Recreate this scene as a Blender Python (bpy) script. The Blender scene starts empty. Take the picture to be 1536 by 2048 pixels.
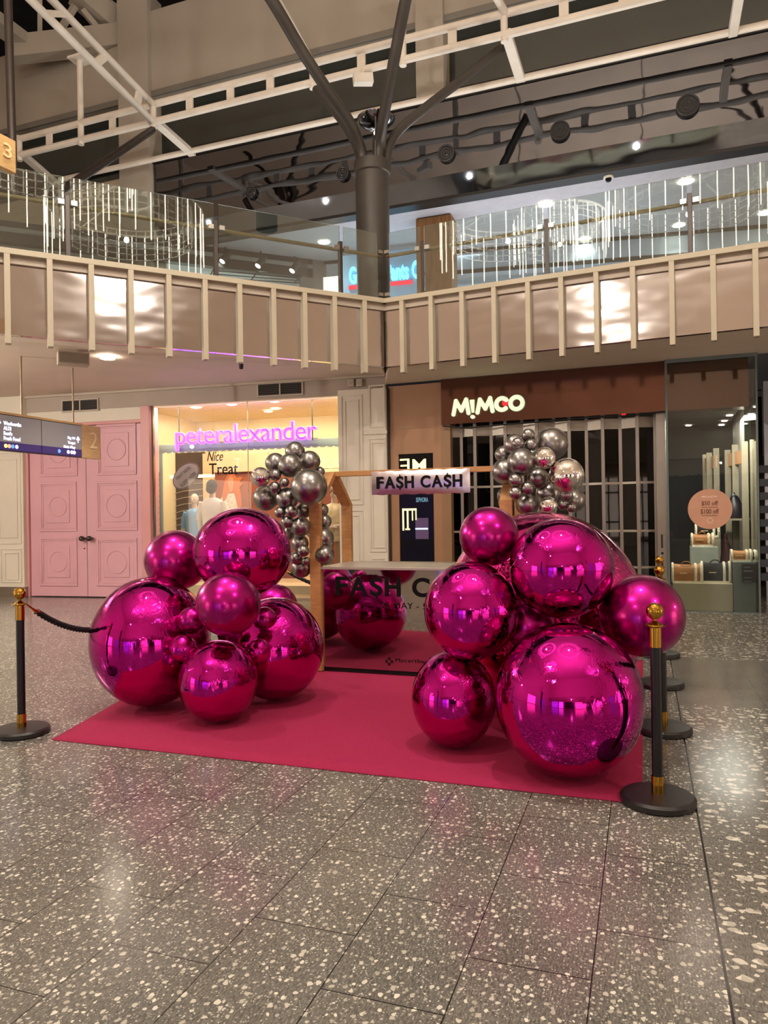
import bpy, bmesh, math, random
from mathutils import Vector, Matrix
random.seed(7)
SC = bpy.context.scene
COL = SC.collection
# ------------------------------------------------------------------ camera, world, lights, exposure
F_PX, EYE = 1480.0, 1.5
ROLL = 0.0157
cam_d = bpy.data.cameras.new('camera'); cam = bpy.data.objects.new('camera', cam_d); COL.objects.link(cam)
cam_d.sensor_fit = 'VERTICAL'; cam_d.sensor_height = 36.0; cam_d.lens = 36.0*F_PX/2048
cam_d.clip_start = .05; cam_d.clip_end = 200
cam.matrix_world = Matrix.Translation((0, 0, EYE)) @ Matrix.Rotation(math.radians(90)+2/F_PX, 4, 'X') @ Matrix.Rotation(-math.atan(ROLL), 4, 'Z')
SC.camera = cam
SC.view_settings.view_transform = 'Standard'; SC.view_settings.look = 'None'
SC.view_settings.gamma = 1; SC.view_settings.use_curve_mapping = False
SC.view_settings.exposure = 0.45
w = bpy.data.worlds.new('night'); SC.world = w; w.use_nodes = True
w.node_tree.nodes['Background'].inputs[0].default_value = (.5, .5, .55, 1)
w.node_tree.nodes['Background'].inputs[1].default_value = .05

def lamp(name, kind, loc, power, col=(1, .86, .72), size=1.0, size_y=None, rot=(0, 0, 0), spot=None, blend=.6):
    d = bpy.data.lights.new(name, kind); d.energy = power; d.color = col
    if kind == 'AREA':
        d.size = size
        if size_y: d.shape = 'RECTANGLE'; d.size_y = size_y
    elif kind == 'SPOT':
        d.spot_size = math.radians(spot or 90); d.spot_blend = blend; d.shadow_soft_size = size
    else: d.shadow_soft_size = size
    o = bpy.data.objects.new(name, d); COL.objects.link(o); o.location = loc; o.rotation_euler = rot
    return o
for _x, _y, _z, _p in ((1.0, 3.6, 7.6, 420), (-2.15, 5.6, 7.5, 300), (-4.4, .6, 9.2, 420), (5.5, -3.0, 9.0, 480), (-7.0, -6.0, 9.0, 420)):
    lamp('atrium_fill', 'POINT', (_x, _y, _z), _p, (1, .92, .82), .05)  # added fill lamps, three inside chandeliers and two with no fitting
for _x, _y, _p in ((-7.5, 9.0, 340), (-1.5, -9.5, 150), (10.5, 3.5, 110), (-10.0, 5.0, 200)):
    lamp('soffit_fill', 'POINT', (_x, _y, 3.3), _p, (1, .9, .78), .04)  # unseen lamps added as fill at soffit height, no fittings

for _x, _y, _p in ((-5.0, 12.3, 130), (2.5, 12.6, 130), (7.0, 11.0, 110)):
    lamp('truss_fill', 'SPOT', (_x, _y, 5.0), _p, (1, .93, .84), .08, rot=(math.radians(180), 0, 0), spot=150)  # upward fill added for the backs and undersides of the trusses

for _t in (-4.4, -1.6, 1.4, 4.4, 7.4):
    lamp('bulkhead_fill', 'SPOT', (_t, 14.35-.374*_t, 7.5), 42, (1, .95, .88), .04, rot=(math.radians(200), 0, math.radians(-20.5)), spot=160)  # spots added to brighten the trusses mirrored in the bulkhead

lamp('roof_bounce_fill', 'AREA', (0, -1.0, 9.6), 650, (1, .94, .86), 8, 6, (math.radians(180), 0, 0))  # unseen area lamp added for soft bounce off the roof

# ------------------------------------------------------------------ pixel -> place helpers
_a = math.atan(ROLL); _c, _s = math.cos(_a), math.sin(_a)
def ray(px, py):
    x, y = px-768.0, -(py-1026.0)
    return Vector(((x*_c+y*_s)/F_PX, 1.0, (-x*_s+y*_c)/F_PX))
O = Vector((0, 0, EYE))
def atY(px, py, Y): return O+ray(px, py)*Y
def atZ(px, py, z):
    d = ray(px, py); return O+d*((z-EYE)/d.z)
class Frame:
    """vertical frame: s runs right along the wall, d runs away from the viewer, z up"""
    def __init__(self, x, y, ang):
        a = math.radians(ang); self.P = Vector((x, y, 0)); self.a = a
        self.e = Vector((math.cos(a), -math.sin(a), 0)); self.n = Vector((math.sin(a), math.cos(a), 0))
    def w(self, s, d, z): return self.P+self.e*s+self.n*d+Vector((0, 0, z))
    def sz(self, px, py, d=0):
        r = ray(px, py); t = (self.n.dot(self.P-O)+d)/self.n.dot(r); p = O+r*t
        return self.e.dot(p-self.P), p.z
    def rect(self, x0, y0, x1, y1, d=0):
        a = self.sz(x0, (y0+y1)/2, d)[0]; b = self.sz(x1, (y0+y1)/2, d)[0]; xm = (x0+x1)/2
        return a, b, self.sz(xm, y1, d)[1], self.sz(xm, y0, d)[1]
GRID = Frame(0, 0, 19.35)
PA = Frame(.06, 12.5, 13.9)       # shop wall on the left
MI = Frame(.06, 12.5, 21.0)       # shop wall on the right
BL = Frame(.052, 11.13, -27.4)    # balcony, left arm (s < 0)
BR = Frame(.052, 11.13, 24.76)    # balcony, right arm (s > 0)
UP = Frame(0, 14.9, 20.5)         # high back wall and mirror bulkhead
WORLD = Frame(0, 0, 0)

# ------------------------------------------------------------------ materials
def lin(h):
    h = h.lstrip('#'); r = [int(h[i:i+2], 16)/255 for i in (0, 2, 4)]
    return tuple(((v/12.92) if v <= .04045 else ((v+.055)/1.055)**2.4) for v in r)+(1,)
MATS = {}
def mat(name, h, rough=.5, metal=0, var=.06, scale=6, bump=0, bscale=40, coat=0, emit=None, es=0, spec=None, coord='Object', stretch=None):
    if name in MATS: return MATS[name]
    m = bpy.data.materials.new(name); m.use_nodes = True; nt = m.node_tree; N = nt.nodes; L = nt.links
    b = N['Principled BSDF']; c = lin(h)
    tc = N.new('ShaderNodeTexCoord'); src = tc.outputs[coord]
    if stretch:
        mp = N.new('ShaderNodeMapping'); mp.inputs['Scale'].default_value = stretch; L.new(src, mp.inputs[0]); src = mp.outputs[0]
    nz = N.new('ShaderNodeTexNoise'); nz.inputs['Scale'].default_value = scale; nz.inputs['Detail'].default_value = 4
    L.new(src, nz.inputs['Vector'])
    rp = N.new('ShaderNodeValToRGB')
    rp.color_ramp.elements[0].position = .3; rp.color_ramp.elements[1].position = .7
    rp.color_ramp.elements[0].color = tuple(max(0, v*(1-var)) for v in c[:3])+(1,)
    rp.color_ramp.elements[1].color = tuple(min(1, v*(1+var)) for v in c[:3])+(1,)
    L.new(nz.outputs['Fac'], rp.inputs[0]); L.new(rp.outputs[0], b.inputs['Base Color'])
    b.inputs['Roughness'].default_value = rough; b.inputs['Metallic'].default_value = metal
    if spec is not None: b.inputs['Specular IOR Level'].default_value = spec
    if coat: b.inputs['Coat Weight'].default_value = coat; b.inputs['Coat Roughness'].default_value = .06
    if emit: b.inputs['Emission Color'].default_value = lin(emit); b.inputs['Emission Strength'].default_value = es
    if bump:
        n2 = N.new('ShaderNodeTexNoise'); n2.inputs['Scale'].default_value = bscale; n2.inputs['Detail'].default_value = 3
        L.new(src, n2.inputs['Vector'])
        bp = N.new('ShaderNodeBump'); bp.inputs['Strength'].default_value = bump; bp.inputs['Distance'].default_value = .02
        L.new(n2.outputs['Fac'], bp.inputs['Height']); L.new(bp.outputs[0], b.inputs['Normal'])
    MATS[name] = m; return m
def glass_mat(name, tint, rough=0.0, fac=1.0, thin=True, mirror=.0):
    """thin clear pane: straight-through transparency plus Fresnel reflection"""
    m = bpy.data.materials.new(name); m.use_nodes = True; nt = m.node_tree; N = nt.nodes; L = nt.links
    for n in list(N): N.remove(n)
    out = N.new('ShaderNodeOutputMaterial'); mx = N.new('ShaderNodeMixShader')
    tr = N.new('ShaderNodeBsdfTransparent'); gl = N.new('ShaderNodeBsdfGlossy'); fr = N.new('ShaderNodeFresnel')
    fr.inputs[0].default_value = 1.5; gl.inputs['Roughness'].default_value = rough
    gl.inputs['Color'].default_value = (1, 1, 1, 1)
    tr.inputs[0].default_value = lin(tint)
    ma = N.new('ShaderNodeMath'); ma.operation = 'MULTIPLY_ADD'; ma.inputs[1].default_value = fac; ma.inputs[2].default_value = mirror
    ma.use_clamp = True
    nz = N.new('ShaderNodeTexNoise'); nz.inputs['Scale'].default_value = 1.2
    tc = N.new('ShaderNodeTexCoord'); L.new(tc.outputs['Object'], nz.inputs['Vector'])
    bp = N.new('ShaderNodeBump'); bp.inputs['Strength'].default_value = .02; bp.inputs['Distance'].default_value = .02
    L.new(nz.outputs['Fac'], bp.inputs['Height']); L.new(bp.outputs[0], gl.inputs['Normal'])
    L.new(fr.outputs[0], ma.inputs[0]); L.new(ma.outputs[0], mx.inputs[0]); L.new(tr.outputs[0], mx.inputs[1]); L.new(gl.outputs[0], mx.inputs[2])
    L.new(mx.outputs[0], out.inputs[0]); MATS[name] = m; return m
def emis(name, h, s, rough=.4):
    return mat(name, h, rough, 0, .02, 5, emit=h, es=s)

M_BEIGE = mat('beige_paint', '#b3a594', .6, 0, .04, 3)
M_BEIGE_METAL = mat('beige_powder_coat', '#b3a891', .5, 0, .04, 3)
M_CEIL = mat('soffit_paint', '#dbcab8', .75, 0, .03, 1.5)
M_WALL = mat('bulkhead_paint', '#a5978a', .7, 0, .03, 2)
M_UPWALL = mat('upper_wall_paint', '#9d9487', .8, 0, .06, 1.2, stretch=(1, 1, .3))
M_CREAM = mat('cream_paint', '#d3cab9', .5, 0, .03, 3)
M_PINK = mat('pink_gloss_paint', '#cc9aa4', .34, 0, .03, 3)
M_PINK2 = mat('pink_frame_paint', '#c98d8c', .4, 0, .03, 3)
M_STEEL = mat('brushed_steel', '#9a948a', .3, 1, .1, 30, stretch=(1, 1, 12))
M_WHITE = mat('white_steel_paint', '#d6cdc0', .45, 0, .05, 5)
M_BRONZE = mat('bronze_paint', '#45403b', .5, .3, .08, 4)
M_DARK = mat('dark_brown_metal', '#3c332e', .4, .4, .08, 6)
M_BLACK = mat('black_metal', '#171513', .45, .1, .15, 12)
M_VOID = mat('dark_roof_deck', '#141210', .9, 0, .3, 2)
M_GOLD = mat('polished_gold', '#b58c3a', .09, 1, .04, 8)
M_RAIL = mat('timber_handrail', '#9c7b4a', .4, 0, .15, 12)
M_FOIL = None
M_WOOD = mat('stall_timber', '#b58350', .5, 0, .16, 3, stretch=(4, 4, 18))
M_PLY = mat('oak_ply', '#c9a46c', .5, 0, .14, 4, stretch=(2, 2, 16))
M_RUSTIC = mat('rustic_timber', '#7c552c', .7, 0, .35, 5, stretch=(4, 4, .6))
M_TAN = mat('tan_panel', '#98704f', .45, 0, .04, 4)
M_TAN2 = mat('tan_return_panel', '#8a6848', .5, 0, .05, 4)
M_ALU = mat('anodised_aluminium', '#8e867c', .35, .6, .05, 8)
M_BLACKGLASS = mat('dark_screen_glass', '#0b0b0e', .06, 0, .1, 3, spec=.2)
M_COPPER = mat('copper_laminate', '#6b4a3e', .12, .85, .12, 1.5, bump=.05, bscale=1.5)
M_SHADOWGAP = mat('black_gap', '#0b0a0a', .8)
M_TEXT = mat('black_vinyl', '#0c0a0b', .7, 0, .05, 10, spec=.15)
M_LED = emis('led_tube', '#ffeed6', 6)
M_DOWN = emis('downlight_lens', '#fff3e0', 40)
M_WARMWALL = mat('shop_cream_wall', '#e6cfa0', .7, 0, .03, 2)
M_SKIN = mat('mannequin_resin', '#cdb09a', .45, 0, .03, 6)
M_GLASS = glass_mat('clear_glass', '#f2f7f5', 0, 1.0)
M_BALGLASS = glass_mat('balustrade_glass', '#e3ecea', 0, 1.1, mirror=.045)
M_SHUTGLASS = glass_mat('shutter_glass', '#3f3c3c', 0.02, .6)
M_SHOPGLASS = glass_mat('shopfront_glass', '#f0f3f1', 0, .8)

def balloon_mat(name, h, rough, wrinkle, wscale=14, coat=.0, metal=1.0):
    m = mat(name, h, rough, metal, .03, 2, coat=coat)
    nt = m.node_tree; N = nt.nodes; L = nt.links; b = N['Principled BSDF']
    if wrinkle:
        tc = N.new('ShaderNodeTexCoord'); mp = N.new('ShaderNodeMapping'); mp.inputs['Scale'].default_value = (1, 1, .35)
        L.new(tc.outputs['Object'], mp.inputs[0])
        n1 = N.new('ShaderNodeTexNoise'); n1.inputs['Scale'].default_value = wscale; n1.inputs['Detail'].default_value = 2; n1.inputs['Distortion'].default_value = 1.2
        n2 = N.new('ShaderNodeTexNoise'); n2.inputs['Scale'].default_value = 1.6; n2.inputs['Detail'].default_value = 1
        rp = N.new('ShaderNodeValToRGB'); rp.color_ramp.elements[0].position = .48; rp.color_ramp.elements[1].position = .68
        mu = N.new('ShaderNodeMath'); mu.operation = 'MULTIPLY'
        L.new(mp.outputs[0], n1.inputs['Vector']); L.new(tc.outputs['Object'], n2.inputs['Vector']); L.new(n2.outputs['Fac'], rp.inputs[0])
        L.new(n1.outputs['Fac'], mu.inputs[0]); L.new(rp.outputs[0], mu.inputs[1])
        bp = N.new('ShaderNodeBump'); bp.inputs['Strength'].default_value = wrinkle; bp.inputs['Distance'].default_value = .03
        L.new(mu.outputs[0], bp.inputs['Height']); L.new(bp.outputs[0], b.inputs['Normal'])
    return m
M_PFOIL = balloon_mat('magenta_foil', '#c41c98', .035, .16)
M_PWRINK = balloon_mat('magenta_wrinkled_foil', '#e0359b', .09, .9, 22)
M_PSATIN = balloon_mat('magenta_satin_latex', '#a80a78', .27, 0, coat=.3)
M_SSATIN = balloon_mat('silver_satin_latex', '#8f8c8a', .3, 0, coat=.3)
M_SFOIL = balloon_mat('silver_foil', '#dcd9d4', .02, .35, 18)

# ------------------------------------------------------------------ mesh builder
class MB:
    def __init__(s): s.v = []; s.f = []; s.sm = []
    def add(s, vs, fs, smooth=False):
        k = len(s.v); s.v += [Vector(p) for p in vs]; s.f += [tuple(i+k for i in f) for f in fs]; s.sm += [smooth]*len(fs); return s
    def hexa(s, p):   # 8 points, bottom ring then top ring
        return s.add(p, [(0, 3, 2, 1), (4, 5, 6, 7), (0, 1, 5, 4), (1, 2, 6, 5), (2, 3, 7, 6), (3, 0, 4, 7)])
    def box(s, fr, s0, s1, d0, d1, z0, z1):
        if s0 > s1: s0, s1 = s1, s0
        if d0 > d1: d0, d1 = d1, d0
        if z0 > z1: z0, z1 = z1, z0
        return s.hexa([fr.w(s0, d0, z0), fr.w(s1, d0, z0), fr.w(s1, d1, z0), fr.w(s0, d1, z0), fr.w(s0, d0, z1), fr.w(s1, d0, z1), fr.w(s1, d1, z1), fr.w(s0, d1, z1)])
    def bar(s, a, b, w, h, up=(0, 0, 1)):
        a, b = Vector(a), Vector(b); t = (b-a).normalized(); u = Vector(up)
        if abs(t.dot(u)) > .98: u = Vector((0, 1, 0))
        r = t.cross(u).normalized()*w/2; q = r.cross(t).normalized()*h/2
        return s.hexa([a-r-q, a+r-q, b+r-q, b-r-q, a-r+q, a+r+q, b+r+q, b-r+q])
    def tube(s, pts, r, n=12, caps=True, closed=False):
        pts = [Vector(p) for p in pts]; m = len(pts)
        rr = r if isinstance(r, (list, tuple)) else [r]*m
        vs = []; prev = None
        for i, p in enumerate(pts):
            if closed: t = (pts[(i+1) % m]-pts[i-1]).normalized()
            else: t = (pts[min(i+1, m-1)]-pts[max(i-1, 0)]).normalized()
            if prev is None:
                u = Vector((0, 0, 1)) if abs(t.z) < .9 else Vector((0, 1, 0)); x = t.cross(u).normalized()
            else: x = (prev-t*prev.dot(t)).normalized()
            prev = x; y = t.cross(x)
            vs += [p+(x*math.cos(2*math.pi*k/n)+y*math.sin(2*math.pi*k/n))*rr[i] for k in range(n)]
        fs = [(i*n+k, i*n+(k+1) % n, (i+1)*n+(k+1) % n, (i+1)*n+k) for i in range(m-1) for k in range(n)]
        if closed: fs += [((m-1)*n+k, (m-1)*n+(k+1) % n, (k+1) % n, k) for k in range(n)]
        s.add(vs, fs, True)
        if caps and not closed:
            b = len(s.v)-m*n
            s.f += [tuple(b+k for k in range(n))[::-1], tuple(b+(m-1)*n+k for k in range(n))]; s.sm += [False, False]
        return s
    def lathe(s, prof, c=(0, 0, 0), n=32):
        c = Vector(c); vs = []; m = len(prof)
        for r, z in prof: vs += [c+Vector((max(r, 1e-4)*math.cos(2*math.pi*k/n), max(r, 1e-4)*math.sin(2*math.pi*k/n), z)) for k in range(n)]
        fs = [(i*n+k, i*n+(k+1) % n, (i+1)*n+(k+1) % n, (i+1)*n+k) for i in range(m-1) for k in range(n)]
        return s.add(vs, fs, True)
    def ell(s, c, rx, ry, rz, n=20, m=12, R=None):
        c = Vector(c); vs = []
        for i in range(m+1):
            t = math.pi*i/m
            for k in range(n):
                p = Vector((rx*math.sin(t)*math.cos(2*math.pi*k/n), ry*math.sin(t)*math.sin(2*math.pi*k/n), rz*math.cos(t)))
                vs.append(c+(R @ p if R else p))
        return s.add(vs, [(i*n+k, (i+1)*n+k, (i+1)*n+(k+1) % n, i*n+(k+1) % n) for i in range(m) for k in range(n)], True)
    def poly(s, fr, pts, d0, d1):   # outline (s,z) extruded between d0 and d1
        n = len(pts); vs = [fr.w(a, d0, z) for a, z in pts]+[fr.w(a, d1, z) for a, z in pts]
        return s.add(vs, [tuple(range(n)), tuple(range(2*n-1, n-1, -1))]+[(k, (k+1) % n, n+(k+1) % n, n+k)[::-1] for k in range(n)])
    def disc(s, fr, cs, cz, rs, rz, d0, d1, n=40, rot=0):
        pts = []
        for k in range(n):
            a = 2*math.pi*k/n; x, y = rs*math.cos(a), rz*math.sin(a)
            pts.append((cs+x*math.cos(rot)-y*math.sin(rot), cz+x*math.sin(rot)+y*math.cos(rot)))
        return s.poly(fr, pts, d0, d1)
    def frame_rect(s, fr, s0, s1, z0, z1, w, d0, d1):
        s.box(fr, s0, s1, d0, d1, z1-w, z1); s.box(fr, s0, s1, d0, d1, z0, z0+w)
        s.box(fr, s0, s0+w, d0, d1, z0+w, z1-w); s.box(fr, s1-w, s1, d0, d1, z0+w, z1-w); return s
    def ring(s, fr, cs, cz, r, d, t, n=40):
        return s.tube([fr.w(cs+r*math.cos(2*math.pi*k/n), d, cz+r*math.sin(2*math.pi*k/n)) for k in range(n)], t, 6, closed=True)
    def build(s, name, m, parent=None, **kw):
        me = bpy.data.meshes.new(name)
        me.from_pydata([tuple(p) for p in s.v], [], s.f); me.polygons.foreach_set('use_smooth', s.sm)
        bm = bmesh.new(); bm.from_mesh(me); bmesh.ops.recalc_face_normals(bm, faces=bm.faces); bm.to_mesh(me); bm.free()
        me.set_sharp_from_angle(angle=math.radians(38))
        if m: me.materials.append(m)
        o = bpy.data.objects.new(name, me); COL.objects.link(o)
        if parent: attach(o, parent)
        bev = kw.pop('bevel', 0)
        if bev:
            b = o.modifiers.new('bevel', 'BEVEL'); b.width = bev; b.segments = 2; b.limit_method = 'ANGLE'; b.angle_limit = math.radians(40)
        tag(o, **kw); return o
def attach(o, parent):
    M = Matrix.Identity(4); q = parent; chain = []
    while q: chain.append(q); q = q.parent
    for q in reversed(chain): M = M @ (q.matrix_parent_inverse if q.parent else Matrix.Identity(4)) @ q.matrix_basis
    o.parent = parent; o.matrix_parent_inverse = M.inverted()
def tag(o, label=None, cat=None, group=None, kind=None):
    if label: o['label'] = label
    if cat: o['category'] = cat
    if group: o['group'] = group
    if kind: o['kind'] = kind
    return o
def thing(name, label, cat, loc, group=None, rz=0, kind=None):
    o = bpy.data.objects.new(name, None); COL.objects.link(o); o.empty_display_size = .1
    o.location = Vector(loc); o.rotation_euler = (0, 0, rz); return tag(o, label, cat, group, kind)
def copy_tree(o, parent=None):
    c = o.copy(); COL.objects.link(c)
    if parent: c.parent = parent
    for ch in list(o.children): copy_tree(ch, c)
    return c
S = 'structure'

def text(name, body, fr, s0, s1, z0, z1, d, m, parent=None, ext=.004, off=0.0, outline=0, italic=0, rot=0, space=1.0, **kw):
    """lettering fitted to a rectangle of a wall frame"""
    cu = bpy.data.curves.new(name, 'FONT'); cu.body = body; cu.align_x = 'LEFT'; cu.size = 1; cu.shear = italic; cu.space_character = space
    cu.resolution_u = 6
    if outline: cu.fill_mode = 'NONE'; cu.bevel_depth = outline; cu.bevel_resolution = 1
    else: cu.extrude = .01; cu.offset = off
    t = bpy.data.objects.new(name, cu); COL.objects.link(t)
    dg = bpy.context.evaluated_depsgraph_get(); me = bpy.data.meshes.new_from_object(t.evaluated_get(dg), depsgraph=dg)
    bpy.data.objects.remove(t); bpy.data.curves.remove(cu)
    xs = [v.co.x for v in me.vertices]; ys = [v.co.y for v in me.vertices]; zs = [v.co.z for v in me.vertices]
    x0, x1, y0, y1 = min(xs), max(xs), min(ys), max(ys); zh = max(max(zs), 1e-5)
    cs, cz = (s0+s1)/2, (z0+z1)/2
    for v in me.vertices:
        a = s0+(v.co.x-x0)/(x1-x0)*(s1-s0)-cs; b = z0+(v.co.y-y0)/(y1-y0)*(z1-z0)-cz
        a, b = a*math.cos(rot)-b*math.sin(rot), a*math.sin(rot)+b*math.cos(rot)
        v.co = fr.w(cs+a, d-v.co.z/zh*ext, cz+b)
    me.materials.clear(); me.materials.append(m)
    o = bpy.data.objects.new(name, me); COL.objects.link(o)
    if parent: attach(o, parent)
    tag(o, **kw); return o
def bold_word(word, fr, s0, s1, z0, z1, d, m, parent, ext=.004, off=.03):
    wd = {'F': .72, 'A': 1.08, '$': .74, 'H': .92, 'C': .98, ' ': .42}; gap = .13
    tot = sum(wd[c] for c in word)+gap*(len(word)-1); k = (s1-s0)/tot; x = s0
    for c in word:
        if c != ' ':
            text('lettering', 'S' if c == '$' else c, fr, x, x+wd[c]*k, z0, z1, d, m, parent, ext=ext, off=off)
            if c == '$':
                h = z1-z0; mid_ = x+wd[c]*k*.5; MB().box(fr, mid_-.05*k, mid_+.05*k, d-ext-.001, d, z1-.06*h, z1+.13*h).box(fr, mid_-.05*k, mid_+.05*k, d-ext-.001, d, z0-.13*h, z0+.06*h).build('dollar_stroke', m, parent)
        x += (wd[c]+gap)*k
def px_text(name, body, fr, x0, y0, x1, y1, d, m, parent=None, **kw):
    a, b, z0, z1 = fr.rect(x0, y0, x1, y1, d); return text(name, body, fr, a, b, z0, z1, d, m, parent, **kw)

# ================================================================== SETTING
# ---- terrazzo floor, object space turned to the tile grid
def floor_mat():
    m = bpy.data.materials.new('terrazzo'); m.use_nodes = True; nt = m.node_tree; N = nt.nodes; L = nt.links; b = N['Principled BSDF']
    tc = N.new('ShaderNodeTexCoord'); P = tc.outputs['Object']
    sx = N.new('ShaderNodeSeparateXYZ'); L.new(P, sx.inputs[0])
    def math_(op, a, bb=None, c=None, clamp=False):
        n = N.new('ShaderNodeMath'); n.operation = op; n.use_clamp = clamp
        for i, q in enumerate((a, bb, c)):
            if q is None: continue
            if isinstance(q, (int, float)): n.inputs[i].default_value = q
            else: L.new(q, n.inputs[i])
        return n.outputs[0]
    def chips(scale, rmin, rmax, seed, stretch=(1, 1, 1)):
        mp = N.new('ShaderNodeMapping'); mp.inputs['Location'].default_value = (seed, seed*.37, 0); mp.inputs['Scale'].default_value = stretch
        L.new(P, mp.inputs[0])
        nz = N.new('ShaderNodeTexNoise'); nz.inputs['Scale'].default_value = scale*1.6; nz.inputs['Detail'].default_value = 1; L.new(mp.outputs[0], nz.inputs['Vector'])
        vm = N.new('ShaderNodeVectorMath'); vm.operation = 'MULTIPLY_ADD'; L.new(nz.outputs['Color'], vm.inputs[0]); vm.inputs[1].default_value = (.62/scale,)*3; L.new(mp.outputs[0], vm.inputs[2])
        vo = N.new('ShaderNodeTexVoronoi'); vo.voronoi_dimensions = '2D'; vo.distance = 'EUCLIDEAN'; vo.inputs['Scale'].default_value = scale; L.new(vm.outputs[0], vo.inputs['Vector'])
        sc = N.new('ShaderNodeSeparateColor'); L.new(vo.outputs['Color'], sc.inputs[0])
        th = math_('MULTIPLY_ADD', math_('POWER', sc.outputs[0], 1.6), rmax-rmin, rmin)
        hit = math_('LESS_THAN', vo.outputs['Distance'], th)
        keep = math_('GREATER_THAN', sc.outputs[1], .28)
        return math_('MULTIPLY', hit, keep), sc.outputs[2]
    small, r1 = chips(34, .06, .40, 3.1, (1.25, 1, 1)); tiny, r2 = chips(90, .02, .36, 8.2)
    big, r3 = chips(14, .05, .42, 5.4, (1, 1.3, 1)); mid, r4 = chips(30, .03, .34, 9.7)
    u, v = sx.outputs[0], sx.outputs[1]
    right = math_('GREATER_THAN', u, .23)
    plain = math_('MULTIPLY', math_('GREATER_THAN', v, 6.12), math_('LESS_THAN', v, 8.0))
    keepR = math_('SUBTRACT', 1, plain)
    leftmask = math_('SUBTRACT', 1, right)
    cl = math_('MULTIPLY', math_('MAXIMUM', small, math_('MULTIPLY', tiny, .5)), leftmask)
    cr = math_('MULTIPLY', math_('MULTIPLY', math_('MAXIMUM', big, mid), keepR), right)
    chip = math_('MAXIMUM', cl, cr)
    # joints
    def joints(off_u, w, h, seedx, mort):
        cb = N.new('ShaderNodeCombineXYZ'); L.new(v, cb.inputs[0]); L.new(math_('ADD', u, off_u), cb.inputs[1])
        br = N.new('ShaderNodeTexBrick'); br.inputs['Scale'].default_value = 1; br.inputs['Brick Width'].default_value = w; br.inputs['Row Height'].default_value = h
        br.inputs['Mortar Size'].default_value = mort; br.inputs['Mortar Smooth'].default_value = .2; br.offset = .5
        br.inputs['Color1'].default_value = (.9, .9, .9, 1); br.inputs['Color2'].default_value = (1.1, 1.06, 1.02, 1)
        L.new(cb.outputs[0], br.inputs['Vector']); return br
    j1 = joints(.18+.404*60, .61, .404, 0, .0024); j2 = joints(-.22+.62*60, 1.5, .62, 0, .0018)
    jm = math_('ADD', math_('MULTIPLY', j1.outputs['Fac'], leftmask), math_('MULTIPLY', j2.outputs['Fac'], right))
    seam = math_('LESS_THAN', math_('ABSOLUTE', math_('SUBTRACT', u, .225)), .0045)
    # ground colour with fine strokes
    mp = N.new('ShaderNodeMapping'); mp.inputs['Rotation'].default_value = (0, 0, .35); mp.inputs['Scale'].default_value = (170, 45, 1); L.new(P, mp.inputs[0])
    n1 = N.new('ShaderNodeTexNoise'); n1.inputs['Scale'].default_value = 1; n1.inputs['Detail'].default_value = 2; L.new(mp.outputs[0], n1.inputs['Vector'])
    n2 = N.new('ShaderNodeTexNoise'); n2.inputs['Scale'].default_value = 1.3; n2.inputs['Detail'].default_value = 3; L.new(P, n2.inputs['Vector'])
    rp = N.new('ShaderNodeValToRGB'); rp.color_ramp.elements[0].color = lin('#3e3d3a'); rp.color_ramp.elements[1].color = lin('#86837c')
    rp.color_ramp.elements[0].position = .3; rp.color_ramp.elements[1].position = .72
    L.new(math_('MULTIPLY_ADD', n2.outputs['Fac'], .3, math_('MULTIPLY', n1.outputs['Fac'], .7)), rp.inputs[0])
    mj = N.new('ShaderNodeMix'); mj.data_type = 'RGBA'; mj.blend_type = 'MULTIPLY'; mj.inputs[0].default_value = .5
    L.new(rp.outputs[0], mj.inputs[6]); L.new(j1.outputs['Color'], mj.inputs[7])
    c1 = N.new('ShaderNodeMix'); c1.data_type = 'RGBA'; L.new(chip, c1.inputs[0]); L.new(mj.outputs[2], c1.inputs[6])
    cc = N.new('ShaderNodeValToRGB'); cc.color_ramp.elements[0].color = lin('#a39e92'); cc.color_ramp.elements[1].color = lin('#dedacd'); L.new(r1, cc.inputs[0]); L.new(cc.outputs[0], c1.inputs[7])
    c2 = N.new('ShaderNodeMix'); c2.data_type = 'RGBA'; L.new(math_('MULTIPLY', jm, .95), c2.inputs[0]); L.new(c1.outputs[2], c2.inputs[6]); c2.inputs[7].default_value = lin('#1d1a19')
    c3 = N.new('ShaderNodeMix'); c3.data_type = 'RGBA'; L.new(seam, c3.inputs[0]); L.new(c2.outputs[2], c3.inputs[6]); c3.inputs[7].default_value = lin('#0b0b0d')
    L.new(c3.outputs[2], b.inputs['Base Color'])
    n3 = N.new('ShaderNodeTexNoise'); n3.inputs['Scale'].default_value = 2.2; n3.inputs['Detail'].default_value = 4; L.new(P, n3.inputs['Vector'])
    rr = math_('MULTIPLY_ADD', n3.outputs['Fac'], .14, .075); L.new(math_('MULTIPLY_ADD', n1.outputs['Fac'], .06, rr), b.inputs['Roughness'])
    bp = N.new('ShaderNodeBump'); bp.inputs['Strength'].default_value = .06; bp.inputs['Distance'].default_value = .002
    L.new(n1.outputs['Fac'], bp.inputs['Height']); L.new(bp.outputs[0], b.inputs['Normal'])
    return m
fl = MB().add([(-16, -15, 0), (16, -15, 0), (16, 24, 0), (-16, 24, 0)], [(0, 1, 2, 3)]).build('floor', floor_mat(), kind=S)
fl.rotation_euler.z = -math.radians(19.35)

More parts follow.
